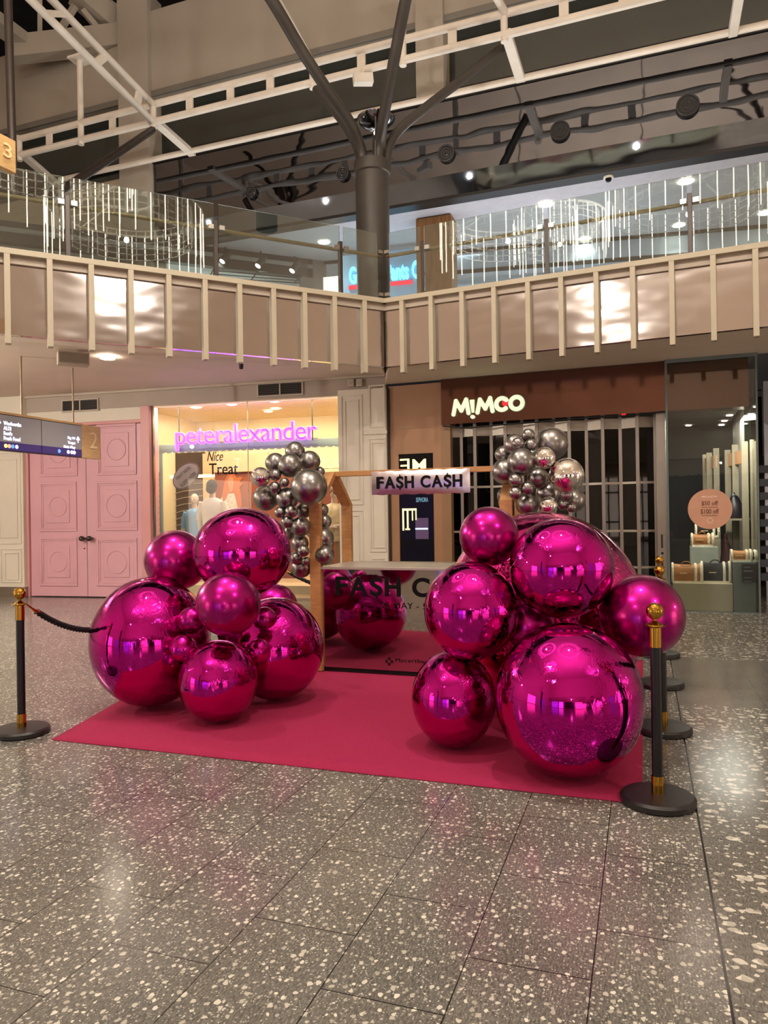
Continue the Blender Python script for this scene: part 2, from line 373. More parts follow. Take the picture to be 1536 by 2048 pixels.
# ---- soffit under the upper level: two wings bent at the balcony corner
def wing(fr, sA, sB, wall_fr, wA, wB, z_b, z_w):
    a, b_ = fr.w(sA, .12, z_b), fr.w(sB, .12, z_b); c, d = wall_fr.w(wB, 0, z_w), wall_fr.w(wA, 0, z_w)
    up = Vector((0, 0, .25)); return MB().hexa([a, b_, c, d, a+up, b_+up, c+up, d+up])
wing(BL, -11, 0, PA, -14, 0, 3.70, 3.84).build('ceiling', M_CEIL, kind=S)
wing(BR, 0, 7.2, MI, 0, 6.6, 3.70, 3.67).build('ceiling', M_CEIL, kind=S)
# small shadow gap light line where the left soffit meets the wall
MB().box(PA, -12, 0, -.05, 0, 3.80, 3.84).build('trim_1', M_BEIGE, kind=S)

def sheer(name, h):
    m = mat(name, h, .5); N = m.node_tree.nodes; L = m.node_tree.links
    mx = N.new('ShaderNodeMixShader'); t = N.new('ShaderNodeBsdfTranslucent'); t.inputs[0].default_value = lin(h); mx.inputs[0].default_value = .5
    L.new(N['Principled BSDF'].outputs[0], mx.inputs[1]); L.new(t.outputs[0], mx.inputs[2]); L.new(mx.outputs[0], N['Material Output'].inputs[0]); return m
# ---- left shop wall
s_win0, s_win1 = PA.sz(306, 1000)[0], PA.sz(679, 1000)[0]
s_door0, s_door1 = PA.sz(62, 1150)[0], PA.sz(289, 1150)[0]
Z_WIN = 3.53
MB().box(PA, -14, -.0, 0, .3, Z_WIN, 4.2).build('wall_left', M_WALL, kind=S)
lint = PA.sz(200, 843)[1]
MB().box(PA, PA.sz(48, 900)[0], s_win0-.16, .02, .3, lint, Z_WIN).build('wall_left', M_CREAM, kind=S)
# pink surround of the double door
pf = MB(); pf.box(PA, PA.sz(47, 1100)[0], s_door0, -.04, .25, 0, lint-.02); pf.box(PA, s_door1, s_win0-.02, -.06, .25, 0, Z_WIN)
pf.box(PA, s_door0, s_door1, -.03, .1, lint-.06, lint)
pf.build('trim_2', M_PINK2, kind=S, bevel=.008)
MB().box(PA, s_door0, s_door1, .3, .34, 0, lint).build('wall_left', M_SHADOWGAP, kind=S)
# panelled white pillar at far left and steel kick plate
def pilaster(name, x0, x1, ztop, panels, dface=-.12, side=True):
    a, b = PA.sz(x0, 1100, dface)[0], PA.sz(x1, 1100, dface)[0]
    m = MB(); m.box(PA, a, b, dface, .3, 0, ztop)
    for (p0, p1, y0, y1) in panels:
        q0, q1, z0, z1 = PA.rect(p0, y0, p1, y1, dface); m.frame_rect(PA, q0, q1, z0, z1, .022, dface-.016, dface)
    return m, a, b
m, a, b = pilaster('p', -60, 48, 3.84, [(-10, 42, 905, 1088), (-2, 35, 918, 1076), (2, 44, 1097, 1165), (10, 38, 1105, 1160)])
m.build('wall_left', M_CREAM, kind=S, bevel=.004)
MB().box(PA, a-.2, b+.02, -.14, 0, 0, .2).build('baseboard_left', M_STEEL, kind=S)
MB().box(PA, -14, a, -.02, .3, 0, 3.84).build('wall_left', M_CREAM, kind=S)
# white panelled pier between the two shops
m, a, b = pilaster('p', 680, 776, 3.60, [(683, 726, 790, 1010), (690, 719, 800, 1000), (683, 728, 1020, 1240), (691, 720, 1030, 1230),
    (738, 770, 770, 855), (744, 771, 884, 1096), (739, 772, 876, 1104), (744, 771, 1116, 1230)], -.1)
z1 = PA.sz(760, 865)[1]
m.box(PA, PA.sz(733, 1000)[0], b+.02, -.13, -.1, z1-.04, z1+.02)
m.build('wall_center', M_CREAM, kind=S, bevel=.004)
MB().box(MI, -.02, .07, -.02, .3, 0, 3.6).build('trim_3', M_DARK, kind=S)

# ---- tan panel pier with a dark glazed display
s_t0, s_t1, s_t2 = MI.sz(779, 900)[0], MI.sz(866, 900)[0], MI.sz(893, 1000, .25)[0]
x0, x1, zz0, zz1 = MI.rect(799, 907, 868, 1190)
tp = MB(); tp.box(MI, s_t0, x0, 0, .2, 0, 3.63); tp.box(MI, x0, x1, 0, .2, zz1, 3.63); tp.box(MI, x1, x1+.14, 0, .2, 0, 3.63); tp.box(MI, x0, x1, 0, .2, 0, .15)
tp.build('wall_center', M_TAN, kind=S)
MB().box(MI, x0, x1, -.004, .002, MI.sz(830, 856)[1]-.008, MI.sz(830, 856)[1]).build('trim_4', M_TAN2, kind=S)
MB().box(MI, x1+.14, x1+.30, .0, .35, 0, 3.63).build('trim_5', M_TAN2, kind=S)

# ---- right shop: fascia, glazing, interior shell
sF0, sF1 = MI.sz(884, 800)[0], MI.sz(1497, 800)[0]
zF0 = MI.sz(1100, 837)[1]
MB().box(MI, sF0, sF1, -.05, .3, zF0, 3.66).build('wall_right', M_COPPER, kind=S)
sD = MI.sz(1318, 1100)[0]; sG0 = MI.sz(1338, 1100)[0]; sG1 = MI.sz(1516, 1100)[0]
m = MB(); m.box(MI, sF0, sF1, .1, 4.0, zF0+.15, zF0+.25)
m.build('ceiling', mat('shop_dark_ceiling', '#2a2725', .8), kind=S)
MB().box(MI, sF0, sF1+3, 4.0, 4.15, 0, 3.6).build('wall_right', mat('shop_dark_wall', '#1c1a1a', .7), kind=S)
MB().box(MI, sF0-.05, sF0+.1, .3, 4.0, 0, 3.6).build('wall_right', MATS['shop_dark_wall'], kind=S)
# lit side wall of the shop window
MB().box(MI, sG1+.0, sG1+.1, 1.2, 4.0, 0, 3.6).build('wall_right', mat('shop_grey_wall', '#b7b5ac', .7), kind=S)

# ---- upper level: floor, walls, ceiling, mirror bulkhead
UF = 4.42
MB().add([BL.w(-12, .2, UF), BL.w(0, .2, UF), BR.w(8, .2, UF), (14, 22, UF), (-14, 22, UF)], [(0, 1, 2, 3, 4)]).build('floor_upper', mat('upper_tile', '#8b8680', .3), kind=S)
Z_B0, Z_B1, Z_WT = 7.73, 9.52, 11.07
sB0 = UP.sz(308, 350)[0]
mb = MB(); mb.box(UP, sB0, 9.5, 0, .12, Z_B0+.34, Z_B1)
def mirror_mat(name, h, rough, bump, bs):
    m = mat(name, h, rough, 1, .03, 2); N = m.node_tree.nodes; L = m.node_tree.links
    tc = N.new('ShaderNodeTexCoord'); mp = N.new('ShaderNodeMapping'); mp.inputs['Scale'].default_value = (1, 1, 2.2); L.new(tc.outputs['Object'], mp.inputs[0])
    nz = N.new('ShaderNodeTexNoise'); nz.inputs['Scale'].default_value = bs; nz.inputs['Detail'].default_value = 1; L.new(mp.outputs[0], nz.inputs['Vector'])
    bp = N.new('ShaderNodeBump'); bp.inputs['Strength'].default_value = bump; bp.inputs['Distance'].default_value = .1
    L.new(nz.outputs['Fac'], bp.inputs['Height']); L.new(bp.outputs[0], N['Principled BSDF'].inputs['Normal']); return m
M_MIRR = mirror_mat('mirror_cladding', '#626266', .03, .06, 1.1)
M_MIRR2 = mirror_mat('mirror_soffit_cladding', '#c3c9d4', .06, .05, 1.3)
M_PANEL = mirror_mat('polished_panel', '#bcb4b0', .12, .12, 1.6)
M_COUNTER = mirror_mat('mirror_acrylic', '#b9b2ac', .035, .03, 1.0)
mb.build('wall_upper', M_MIRR, kind=S)
MB().hexa([UP.w(sB0, .22, Z_B0), UP.w(9.5, .22, Z_B0), UP.w(9.5, .3, Z_B0), UP.w(sB0, .3, Z_B0), UP.w(sB0, 0, Z_B0+.34), UP.w(9.5, 0, Z_B0+.34), UP.w(9.5, .1, Z_B0+.34), UP.w(sB0, .1, Z_B0+.34)]).build('wall_upper', M_MIRR2, kind=S)
MB().box(UP, sB0, 9.5, .20, .5, Z_B0-.05, Z_B0+.01).build('trim_6', M_BLACK, kind=S)
MB().box(UP, sB0-.02, 9.5, -.03, .0, Z_B1-.01, Z_B1+.05).build('trim_7', M_BLACK, kind=S)
# high clerestory band
s90, sP0, sP1 = -14, UP.sz(243, 200)[0], UP.sz(303, 200)[0]
MB().box(UP, -14, 12, .35, .4, Z_B1-.4, Z_WT+.05).build('window_1', mat('clerestory_glass', '#2b302c', .12, 0, .15, .6, coat=.4), kind=S)
m = MB()
for s0_, s1_ in ((-14, sP0-.05), (sP1+.05, UP.sz(838, 150)[0]), (UP.sz(895, 150)[0], UP.sz(1460, 50)[0])): m.box(UP, s0_, s1_, .28, .34, Z_B1+.18, Z_B1+.36)
m.build('trim_8', M_SHADOWGAP, kind=S)
MB().box(UP, -14, 12, 0, .4, Z_WT, 13.0).build('wall_upper', M_UPWALL, kind=S)
MB().box(UP, -14, 12, -.03, .02, Z_WT-.03, Z_WT+.10).build('trim_9', mat('grey_capping', '#6f6a62', .6), kind=S)
m = MB(); m.box(UP, sP0, sP1, -.12, .4, 4.4, 13.4); m.box(UP, UP.sz(835, 150)[0], UP.sz(890, 150)[0], -.1, .4, Z_B1+.05, 11.6)
m.build('wall_upper', M_UPWALL, kind=S)
m = MB(); m.box(UP, -14, sB0, .05, .4, UF, Z_B1-.15); m.build('wall_upper', mat('corrugated_beige', '#a89c88', .6, 0, .12, 1, stretch=(1, 1, 40)), kind=S)
# upper ceiling
A_, B_, C_ = Vector((-9.5, 14.9, 0)), Vector((-1.65, 18.1, 0)), Vector((12, 15.8, 0))
MB().add([UP.w(-5.2, .45, Z_B0), UP.w(9.5, .45, Z_B0), C_+Vector((2, 6, Z_B0)), (-6, 24, Z_B0), (-9.5, 20, Z_B0)], [(0, 1, 2, 3, 4)]).build('ceiling_upper', mat('cool_white_ceiling', '#a8a6ab', .7), kind=S)
# walls of upper shops
LW = Frame(-1.65, 18.1, -23.4); RW = Frame(-1.65, 18.3, 11)
MB().box(LW, -8.5, 0, 0, .2, 7.28, Z_B0).build('wall_upper', M_BLACK, kind=S)
m = MB(); m.box(LW, -8.5, .3, 2.5, 2.6, UF, 7.9); m.box(LW, -8.5, 0, 0, 2.6, 7.5, 7.6); m.build('wall_upper', mat('gallery_white', '#bfc3bf', .7), kind=S)
MB().box(LW, -.35, .35, 0, .25, UF, Z_B0).build('wall_upper', mat('taupe_pier', '#6c625d', .6), kind=S)
MB().box(RW, .2, 15, 2.2, 2.4, UF, Z_B0).build('wall_upper', mat('cool_grey_wall', '#9aa4ad', .6), kind=S)
MB().box(RW, 2.6, 15, 0, .14, 7.25, Z_B0-.03).build('wall_upper', mat('cool_grey_bulkhead', '#8f99a3', .5), kind=S)
MB().box(RW, .0, 15, -.03, .0, Z_B0-.08, Z_B0).build('trim_10', M_BLACK, kind=S)
MB().box(RW, 2.6, 15, -.02, .0, 7.16, 7.25).build('trim_10', M_BLACK, kind=S)

# ---- roof and far sides of the atrium
m = MB(); m.add([(-18, 12.5, 15.5), (18, 12.5, 15.5), (18, 26, 15.5), (-18, 26, 15.5)], [(3, 2, 1, 0)]); m.build('ceiling_upper', M_VOID, kind=S)
m = MB(); m.add([(-18, -14, 15.5), (18, -14, 15.5), (18, 12.5, 15.5), (-18, 12.5, 15.5)], [(3, 2, 1, 0)]); m.build('ceiling_upper', M_CEIL, kind=S)
m = MB(); m.box(WORLD, -16, 16, -13.2, -13, 0, 15.5); m.build('wall_rear', M_CEIL, kind=S)
m = MB(); m.box(WORLD, -15.2, -15, -13, 24, 0, 15.5); m.build('wall_left', M_CEIL, kind=S)
m = MB(); m.box(WORLD, 15, 15.2, -13, 24, 0, 15.5); m.build('wall_right', M_CEIL, kind=S)
# rear of the atrium behind the viewer: shop windows, balcony band
k = 2
for x0_, x1_, z0_, z1_, h_, es_ in ((-13, -9, .2, 3, '#a88cff', 2.0), (-8.4, -6.2, .2, 2.9, '#efe6ff', 2.6), (-5.4, -1.2, .1, 3.0, '#1a1420', .1), (-.5, 3.2, .2, 2.8, '#ffe2c4', 2.4), (4.2, 7.0, .1, 3, '#241a20', .1), (7.6, 13.5, .2, 3, '#ffe6d2', 2.6)):
    MB().box(WORLD, x0_, x1_, -13.0, -12.9, z0_, z1_).build('window_%d' % k, emis('shop_glow_%d' % k, h_, es_), kind=S); k += 1
for y0_, y1_, sd in ((-9, -5, -15), (-3, 1, -15), (-8, -4, 15), (-2, 2, 15)):
    MB().box(WORLD, sd-.05 if sd > 0 else sd, sd if sd > 0 else sd+.05, y0_, y1_, .2, 3).build('window_%d' % k, emis('shop_glow_%d' % k, '#9a88d0' if y0_ < -6 else '#ffe2c8', .4 if y0_ < -6 else 2.4), kind=S); k += 1
m = MB()
for x_ in range(-26, 28): m.box(WORLD, x_*.5-.03, x_*.5+.03, -12.88, -12.8, .1, 3.05)
for z_ in (.9, 2.3): m.box(WORLD, -13.2, 13.6, -12.88, -12.8, z_-.04, z_+.04)
m.build('trim_13', M_DARK, kind=S)
MB().box(WORLD, -15, 15, -12.2, -11.8, 3.7, 4.8).build('trim_11', M_BEIGE_METAL, kind=S)

# ================================================================== BALCONY
def balcony(fr, sgn, ribs, posts, s_end, label):
    B = thing('balcony_balustrade', label, 'balcony', fr.w(sgn*.02, 0, 3.6), 'atrium balcony')
    q = lambda a, b: (min(a, b), max(a, b))
    a, b = q(sgn*.0, sgn*s_end)
    MB().box(fr, a, b, -.10, .22, 4.63, 4.70).build('rim', M_BEIGE_METAL, B, bevel=.004)
    MB().box(fr, a, b, .02, .10, 3.70, 4.63).build('mirror_panel', M_PANEL, B)
    MB().box(fr, a, b, -.02, .02, 4.54, 4.63).build('rim_bracket', M_BEIGE, B)
    for s_ in ribs:
        m = MB(); m.box(fr, sgn*s_-.033, sgn*s_+.033, -.10, .02, 3.57, 4.63); m.build('rib', M_BEIGE_METAL, B, bevel=.004)
    zt = 4.70
    edges = [0.06]+[p for p in posts]+[s_end]
    for i in range(len(edges)-1):
        a, b = q(sgn*(edges[i]+.03), sgn*(edges[i+1]-.03))
        MB().box(fr, a, b, .02, .034, zt-.02, 5.71).build('glass_panel', M_BALGLASS, B)
    for s_ in posts:
        p = MB().box(fr, sgn*s_-.028, sgn*s_+.028, .04, .10, zt, 5.50).build('post', M_DARK, B, bevel=.004)
        for o_ in (-.075, .075): MB().box(fr, sgn*s_+o_-.035, sgn*s_+o_+.035, -.005, .05, 5.36, 5.42).build('clamp', M_STEEL, p)
    for zc_ in (5.40, 4.76): MB().box(fr, *q(sgn*.01, sgn*.08), -.0, .05, zc_, zc_+.05).build('corner_clamp', M_STEEL, B)
    m = MB(); m.tube([fr.w(sgn*-.0, .13, 5.40), fr.w(sgn*s_end, .13, 5.40)], .027, 14); m.build('handrail', M_RAIL, B)
    return B
RB = (.37, .85, 1.31, 1.77, 2.25, 2.72, 3.19, 3.66, 4.13, 4.60, 5.06, 5.53)
RR = (.32, .78, 1.25, 1.72, 2.20, 2.65, 3.11, 3.57, 4.04, 4.52, 4.99)
balcony(BL, -1, RB, (.68, 2.53, 4.38, 6.2), 7.4, 'left arm of the beige balcony with mirrored panels, fins and glass balustrade')
balcony(BR, 1, RR, (.62, 2.44, 4.26), 5.28, 'right arm of the beige balcony with mirrored panels, fins and glass balustrade')

# ================================================================== TREE COLUMN
def bez(p0, p1, p2, p3, n=14):
    return [p0*(1-t)**3+p1*3*t*(1-t)**2+p2*3*t*t*(1-t)+p3*t**3 for t in [i/(n-1) for i in range(n)]]
def curve_px(pts, n=8):
    """smooth path through (px,py,Y) points"""
    P = [atY(*p) for p in pts]; P = [P[0]*2-P[1]]+P+[P[-1]*2-P[-2]]; out = []
    for i in range(1, len(P)-2):
        for j in range(n):
            t = j/n; a, b, c, d = P[i-1:i+3]
            out.append(.5*((2*b)+(c-a)*t+(2*a-5*b+4*c-d)*t*t+(3*b-a-3*c+d)*t**3))
    return out+[P[-2]]
c0 = atY(748, 600, 12.0)
T = thing('tree_column', 'round dark bronze column whose arms branch up to the roof trusses', 'column', (c0.x, c0.y, UF))
zc = atY(748, 345, 12)[2]
MB().lathe([(.272, UF), (.272, zc)], (c0.x, c0.y, 0), 40).build('shaft', M_BRONZE, T)
MB().lathe([(.0, zc+.16), (.27, zc+.16), (.295, zc+.15), (.295, zc-.03), (.275, zc-.05), (.27, zc-.05)], (c0.x, c0.y, 0), 40).build('collar', M_BRONZE, T)
for pts, r in (([(726, 345, 11.9), (722, 300, 11.85), (700, 245, 11.6), (655, 180, 11.2), (600, 95, 10.8), (545, 2, 10.4), (450, -145, 9.9)], .085),
               ([(722, 345, 12.15), (716, 300, 12.2), (690, 250, 12.4), (655, 205, 12.7), (632, 178, 12.95)], .072),
               ([(756, 345, 11.85), (757, 290, 11.8), (766, 240, 11.5), (788, 120, 10.9), (812, -5, 10.4), (842, -150, 9.8)], .085),
               ([(772, 345, 12.0), (776, 300, 12.05), (800, 258, 12.2), (870, 200, 12.4), (940, 147, 12.6), (1008, 92, 12.8)], .078)):
    MB().tube(curve_px(pts), r, 16).build('arm', M_BRONZE, T)
m = MB()
for a_ in (.3, 1.5, 2.6, 3.8, 5.0):
    m.bar((c0.x+.2*math.cos(a_), c0.y+.2*math.sin(a_), zc+.1), (c0.x+.26*math.cos(a_), c0.y+.26*math.sin(a_), zc+.75), .02, .16)
m.build('gusset', M_BRONZE, T)
for _x, _y, _lb in ((-8.2, -2.05, 'second tree column behind the viewer on the left'), (4.9, -7.8, 'third tree column far behind the viewer')):
    c_ = copy_tree(T); c_.location = (_x, _y, UF); c_['label'] = _lb; c_['group'] = 'tree columns'; bpy.context.view_layer.update()
    MB().lathe([(.272, 0), (.272, UF)], (_x, _y, 0), 32).build('lower_shaft', M_BRONZE, c_)
T['group'] = 'tree columns'
dd = atY(752, 241, 12.0)
D = thing('mirror_dome', 'round convex mirror dish above the tree column collar', 'mirror', dd)
MB().lathe([(0.01, -.16), (.12, -.14), (.22, -.08), (.30, .0), (.31, .03), (.29, .04), (.01, .05)], dd, 36).build('dish', mat('chrome_dish', '#8d9096', .06, 1, .05, 2), D)
MB().tube([dd+Vector((0, 0, -.16)), dd+Vector((0, 0, -.85))], .012, 8).build('stem', M_BRONZE, D)
MB().ell(dd+Vector((0, 0, -.2)), .045, .045, .04).build('lamp', emis('small_lamp', '#ffd9c0', 1.5), D)

# ================================================================== ROOF TRUSSES (white twin tubes)
T1 = Frame(0, 13.0, 21); T1.P = Vector((0, 13.0, 0))
Zt, Zb = 9.70, 9.35
def onT1(x, z): # point on the truss line under pixel column x
    s_, _ = T1.sz(x, 150); return T1.w(s_, 0, z)
A = thing('roof_truss', 'long white twin-tube truss crossing from lower left to upper right', 'truss', T1.w(0, 0, Zb), 'white tubular roof trusses')
xL = T1.sz(36, 300)[0]
MB().tube([T1.w(xL, 0, Zt), T1.w(9, 0, Zt)], .066, 14).build('top_tube', M_WHITE, A)
MB().tube([T1.w(xL, 0, Zb), T1.w(9, 0, Zb)], .066, 14).build('bottom_tube', M_WHITE, A)
for x in (96, 223, 378, 460, 540, 723, 906, 1130, 1250):
    s_ = T1.sz(x, 150)[0]; MB().box(T1, s_-.075, s_+.075, -.02, .02, Zb, Zt).build('web_plate', M_WHITE, A)
for x in (36, 305, 625, 1010): MB().tube([onT1(x, Zb-.12), onT1(x, Zt+.06)], .06, 12).build('node_stub', M_WHITE, A)
for x, y0_, y1_, zt_ in ((161, 118, 290, 0, ), (808, -60, 122, 0)):
    s_ = T1.sz(x, 250)[0]; zt_ = T1.sz(x, y0_)[1]
    h = MB().tube([T1.w(s_, -.0, Zb-.1), T1.w(s_, -.0, zt_)], .062, 12).build('hanger', M_WHITE, A)
    MB().box(T1, s_-.17, s_+.17, -.17, .17, zt_-.03, zt_+.02).build('hanger_plate', M_WHITE, h)
B2 = thing('roof_truss', 'single white tube running just above the mirrored bulkhead', 'truss', UP.w(0, -.5, Zb), 'white tubular roof trusses')
T2 = Frame(0, 14.4, 20.5)
MB().tube([T2.w(T2.sz(120, 375)[0], 0, Zb), T2.w(9.3, 0, Zb)], .06, 14).build('tube', M_WHITE, B2)
def raker(label, lo, hi, twin=True, r=.064, z0=None, z1=None):
    R_ = thing('raking_beam', label, 'truss', lo[0], 'white raking roof beams')
    for i, (a, b) in enumerate(zip(lo, hi)): MB().tube([a, b], r, 14).build('tube', M_WHITE, R_)
    if twin:
        a, b, c, d = lo[0], hi[0], lo[1], hi[1]; n = 4
        for k_ in range(n):
            t = (k_+.45)/n; p, q_ = a.lerp(b, t), c.lerp(d, t)
            MB().hexa([p-(b-a).normalized()*.09+Vector((-.02, 0, 0)), p+(b-a).normalized()*.09+Vector((-.02, 0, 0)), p+(b-a).normalized()*.09+Vector((.02, 0, 0)), p-(b-a).normalized()*.09+Vector((.02, 0, 0)),
                       q_-(b-a).normalized()*.09+Vector((-.02, 0, 0)), q_+(b-a).normalized()*.09+Vector((-.02, 0, 0)), q_+(b-a).normalized()*.09+Vector((.02, 0, 0)), q_-(b-a).normalized()*.09+Vector((.02, 0, 0))]).build('web_plate', M_WHITE, R_)
raker('white twin-tube beam running from the left truss node to the top left corner', [onT1(305, Zb), onT1(305, Zt)],
      [onT1(305, Zb)+(atZ(62, 0, Zb)-onT1(305, Zb))*1.5, onT1(305, Zt)+(atZ(112, 8, Zt)-onT1(305, Zt))*1.5])
raker('white beam passing behind the front left arm of the tree column', [onT1(625, Zt)], [onT1(625, Zt)+(atZ(550, -8, Zt)-onT1(625, Zt))*1.3], False)
raker('white beam rising from the truss node right of the tree column', [onT1(1013, Zt)], [onT1(1013, Zt)+(atZ(988, -15, Zt)-onT1(1013, Zt))*1.6], False)
def strut(label, a, b, w_=.17, h_=.10, m_=M_WHITE):
    MB().bar(a, b, w_, h_).build('cross_strut', m_, None, label=label, cat='strut', group='struts between the roof trusses', bevel=.01)
for x, y, lb in ((385, 308, 'cream flat strut behind the left truss node'), (118, 372, 'cream flat strut at the far left end of the truss'), (1042, 160, 'cream flat strut behind the truss node right of the column')):
    xa = {385: 305, 118: 38, 1042: 1013}[x]; strut(lb, onT1(xa, Zb+.05), atZ(x, y, Zb))
strut('white strut at the top right running over the mirrored bulkhead', atZ(1466, 66, Zb), atZ(1482, -30, Zb), .14, .14)
def arm(label, a, b, r):
    t = MB().tube([a, b], r, 14).build('bracing_arm', M_DARK, None, label=label, cat='strut', group='dark bracing arms')
arm('long dark arm rising to the left truss node', onT1(303, Zb-.15), atY(95, 400, 11.3), .07)
# floodlight box under the truss
fb = T1.w(T1.sz(728, 150)[0], -.05, T1.sz(728, 163)[1])
F_ = thing('floodlight', 'white box floodlight hanging under the truss beside the tree column', 'light fixture', fb)
MB().bar(fb+Vector((-.17, -.03, 0)), fb+Vector((.17, .03, .03)), .16, .17).build('housing', mat('white_housing', '#d8d2c6', .5), F_, bevel=.01)
MB().tube([fb+Vector((0, 0, .08)), fb+Vector((0, 0, .3))], .02, 8).build('bracket', M_WHITE, F_)
# structure in the dark roof void, upper left
def rafter(label, p, q_, w_, h_, z0_, z1_):
    MB().bar(atZ(p[0], p[1], z0_), atZ(q_[0], q_[1], z1_), w_, h_).build('roof_rafter', M_UPWALL, None, label=label, cat='rafter', group='beams in the dark roof void')
rafter('cream rafter with flat soffit at far upper left', (-40, 20), (85, 112), .45, .25, 12.6, 12.6)
rafter('beige ridge beam near the top left corner of the roof', (150, -20), (248, 66), .5, .45, 13.6, 13.0)
rafter('horizontal beige beam along the foot of the roof void', (20, 100), (250, 74), .35, .5, 12.4, 12.7)
rafter('thin vertical beige hanger inside the roof void', (79, -10), (79, 84), .10, .10, 13.5, 12.6)
rafter('second diagonal beige brace in the roof void', (150, 10), (105, 84), .12, .12, 13.2, 12.6)
rafter('short diagonal beige brace beside the ridge beam', (165, 20), (200, 62), .12, .12, 13.2, 12.8)
rafter('upper thin beige rail above the ridge beam', (195, -10), (262, 40), .16, .16, 13.8, 13.3)

# black round speakers on the mirror bulkhead
for (x, y, r, lb) in ((501, 384, 13.5, 'leftmost'), (685, 347, 14, 'second from the left, beside the column collar'), (892, 306, 17, 'just right of the tree column'), (1120, 261, 18.5, 'fourth from the left'), (1376, 210, 20, 'rightmost')):
    s_, z_ = UP.sz(x, y, -.05); R_ = r/F_PX*14.2
    sp = thing('ceiling_speaker', 'round black speaker on the mirrored bulkhead, '+lb, 'speaker', UP.w(s_, 0, z_), 'round black speakers on the bulkhead')
    MB().disc(UP, s_, z_, R_, R_, -.06, 0, 32).build('housing', M_BLACK, sp)
    MB().ring(UP, s_, z_, R_*.93, -.07, .014, 32).ring(UP, s_, z_, R_*.6, -.065, .012, 28).ring(UP, s_, z_, R_*.3, -.065, .012, 20).build('rings', mat('speaker_ring', '#2c2a2b', .35), sp)

# ================================================================== CHANDELIERS over the atrium
def chandelier(label, x, y, R_, z0, z1, zd, n, es=None):
    C = thing('chandelier', label, 'chandelier', (x, y, z1), 'ring chandeliers of light tubes')
    circ = lambda r, z: [(x+r*math.cos(2*math.pi*k/48), y+r*math.sin(2*math.pi*k/48), z) for k in range(48)]
    fr_ = MB().tube(circ(R_, z1+.03), .03, 8, closed=True); fr_.tube(circ(R_*.35, z1+.25), .03, 8, closed=True)
    for k in range(4):
        a = k*math.pi/2; fr_.tube([(x+R_*math.cos(a), y+R_*math.sin(a), z1+.03), (x+R_*.35*math.cos(a), y+R_*.35*math.sin(a), z1+.25)], .02, 6)
    fr_.build('ring_frame', M_WHITE, C)
    MB().tube([(x, y, z1+.2), (x, y, 15.4)], .02, 8).build('cable', M_BLACK, C)
    dm = MB()
    for j in range(6): dm.tube(circ(R_*.86, z1+.08-j*zd/5), .012, 5, closed=True)
    for k in range(40):
        a = 2*math.pi*k/40; dm.tube([(x+R_*.86*math.cos(a), y+R_*.86*math.sin(a), z1+.08), (x+R_*.86*math.cos(a), y+R_*.86*math.sin(a), z1+.08-zd)], .012, 5)
    dm.build('mesh_drum', M_WHITE, C)
    t0 = None
    for k in range(n):
        a = 2*math.pi*(k+.3)/n; h = (.0, .12, .04, .2)[k % 4]
        c_ = Vector((x+R_*math.cos(a), y+R_*math.sin(a), 0))
        MB().tube([c_+Vector((0, 0, z0+h)), c_+Vector((0, 0, z1))], .011, 8).build('light_tube', M_LED, C)
chandelier('large ring chandelier of vertical light tubes above the balloons', 1.0, 3.6, 1.65, 7.05, 8.25, .7, 34)
chandelier('ring chandelier of vertical light tubes towards the left balcony', -2.15, 5.6, 1.5, 6.95, 8.1, .7, 30)
chandelier('ring chandelier with mesh drum behind the viewer', -4.4, .6, 1.3, 8.6, 9.9, .9, 26)

# ================================================================== UPPER LEVEL THINGS
def downlight(x, y, z, r, label, fr_=None, lens=M_DOWN, grp='recessed downlights', power=0):
    p = atZ(x, y, z); d_ = thing('downlight', label, 'downlight', p, grp)
    MB().lathe([(r*1.0, -.004), (r*1.18, -.008), (r*1.2, .0)], p, 24).build('trim_ring', M_WHITE, d_)
    MB().lathe([(.0, -.003), (r, -.003), (r, .0)], p, 24).build('lens', lens, d_)
    if power:
        q_ = lamp('downlight_beam', 'SPOT', p+Vector((0, 0, -.03)), power, (1, .93, .82), .05, spot=110); attach(q_, d_)
for x, y, r, lb in ((1372, 362, .15, 'above the third balustrade post on the right'), (1092, 408, .15, 'directly above the middle right balustrade post'), (1358, 450, .13, 'below the bright one at the right post'), (1170, 477, .13, 'right of the middle right balustrade post'),
                    (1532, 425, .15, 'at the right picture edge'), (944, 511, .12, 'right of the timber pillar'), (648, 484, .13, 'left of the tree column')):
    downlight(x, y, Z_B0-.005, r, 'white recessed ceiling downlight of the upper level, '+lb, grp='upper level downlights', power=60)
# dome camera
p = atZ(1217, 348, Z_B0); d_ = thing('dome_camera', 'small white dome camera on the upper level ceiling', 'camera', p)
MB().lathe([(0, -.09), (.09, -.08), (.10, 0)], p, 20).build('base', M_WHITE, d_); MB().ell(p+Vector((0, 0, -.09)), .06, .06, .06).build('dome', M_BLACKGLASS, d_)
# rustic timber pillar
tp_ = atY(850, 610, 15.6); TFR = Frame(tp_.x, tp_.y, 20)
P_ = thing('timber_pillar', 'rustic timber clad pillar on the upper level right of the tree column', 'pillar', TFR.w(0, 0, UF))
sa, sb = TFR.sz(832, 480)[0], TFR.sz(902, 480)[0]
MB().box(TFR, sa, sb, 0, .5, UF, Z_B0-.02).build('cladding', M_RUSTIC, P_, bevel=.01)
MB().box(TFR, sa+.25, sa+.35, -.02, 0, 5.0, 5.12).build('switch_plate', M_STEEL, P_)
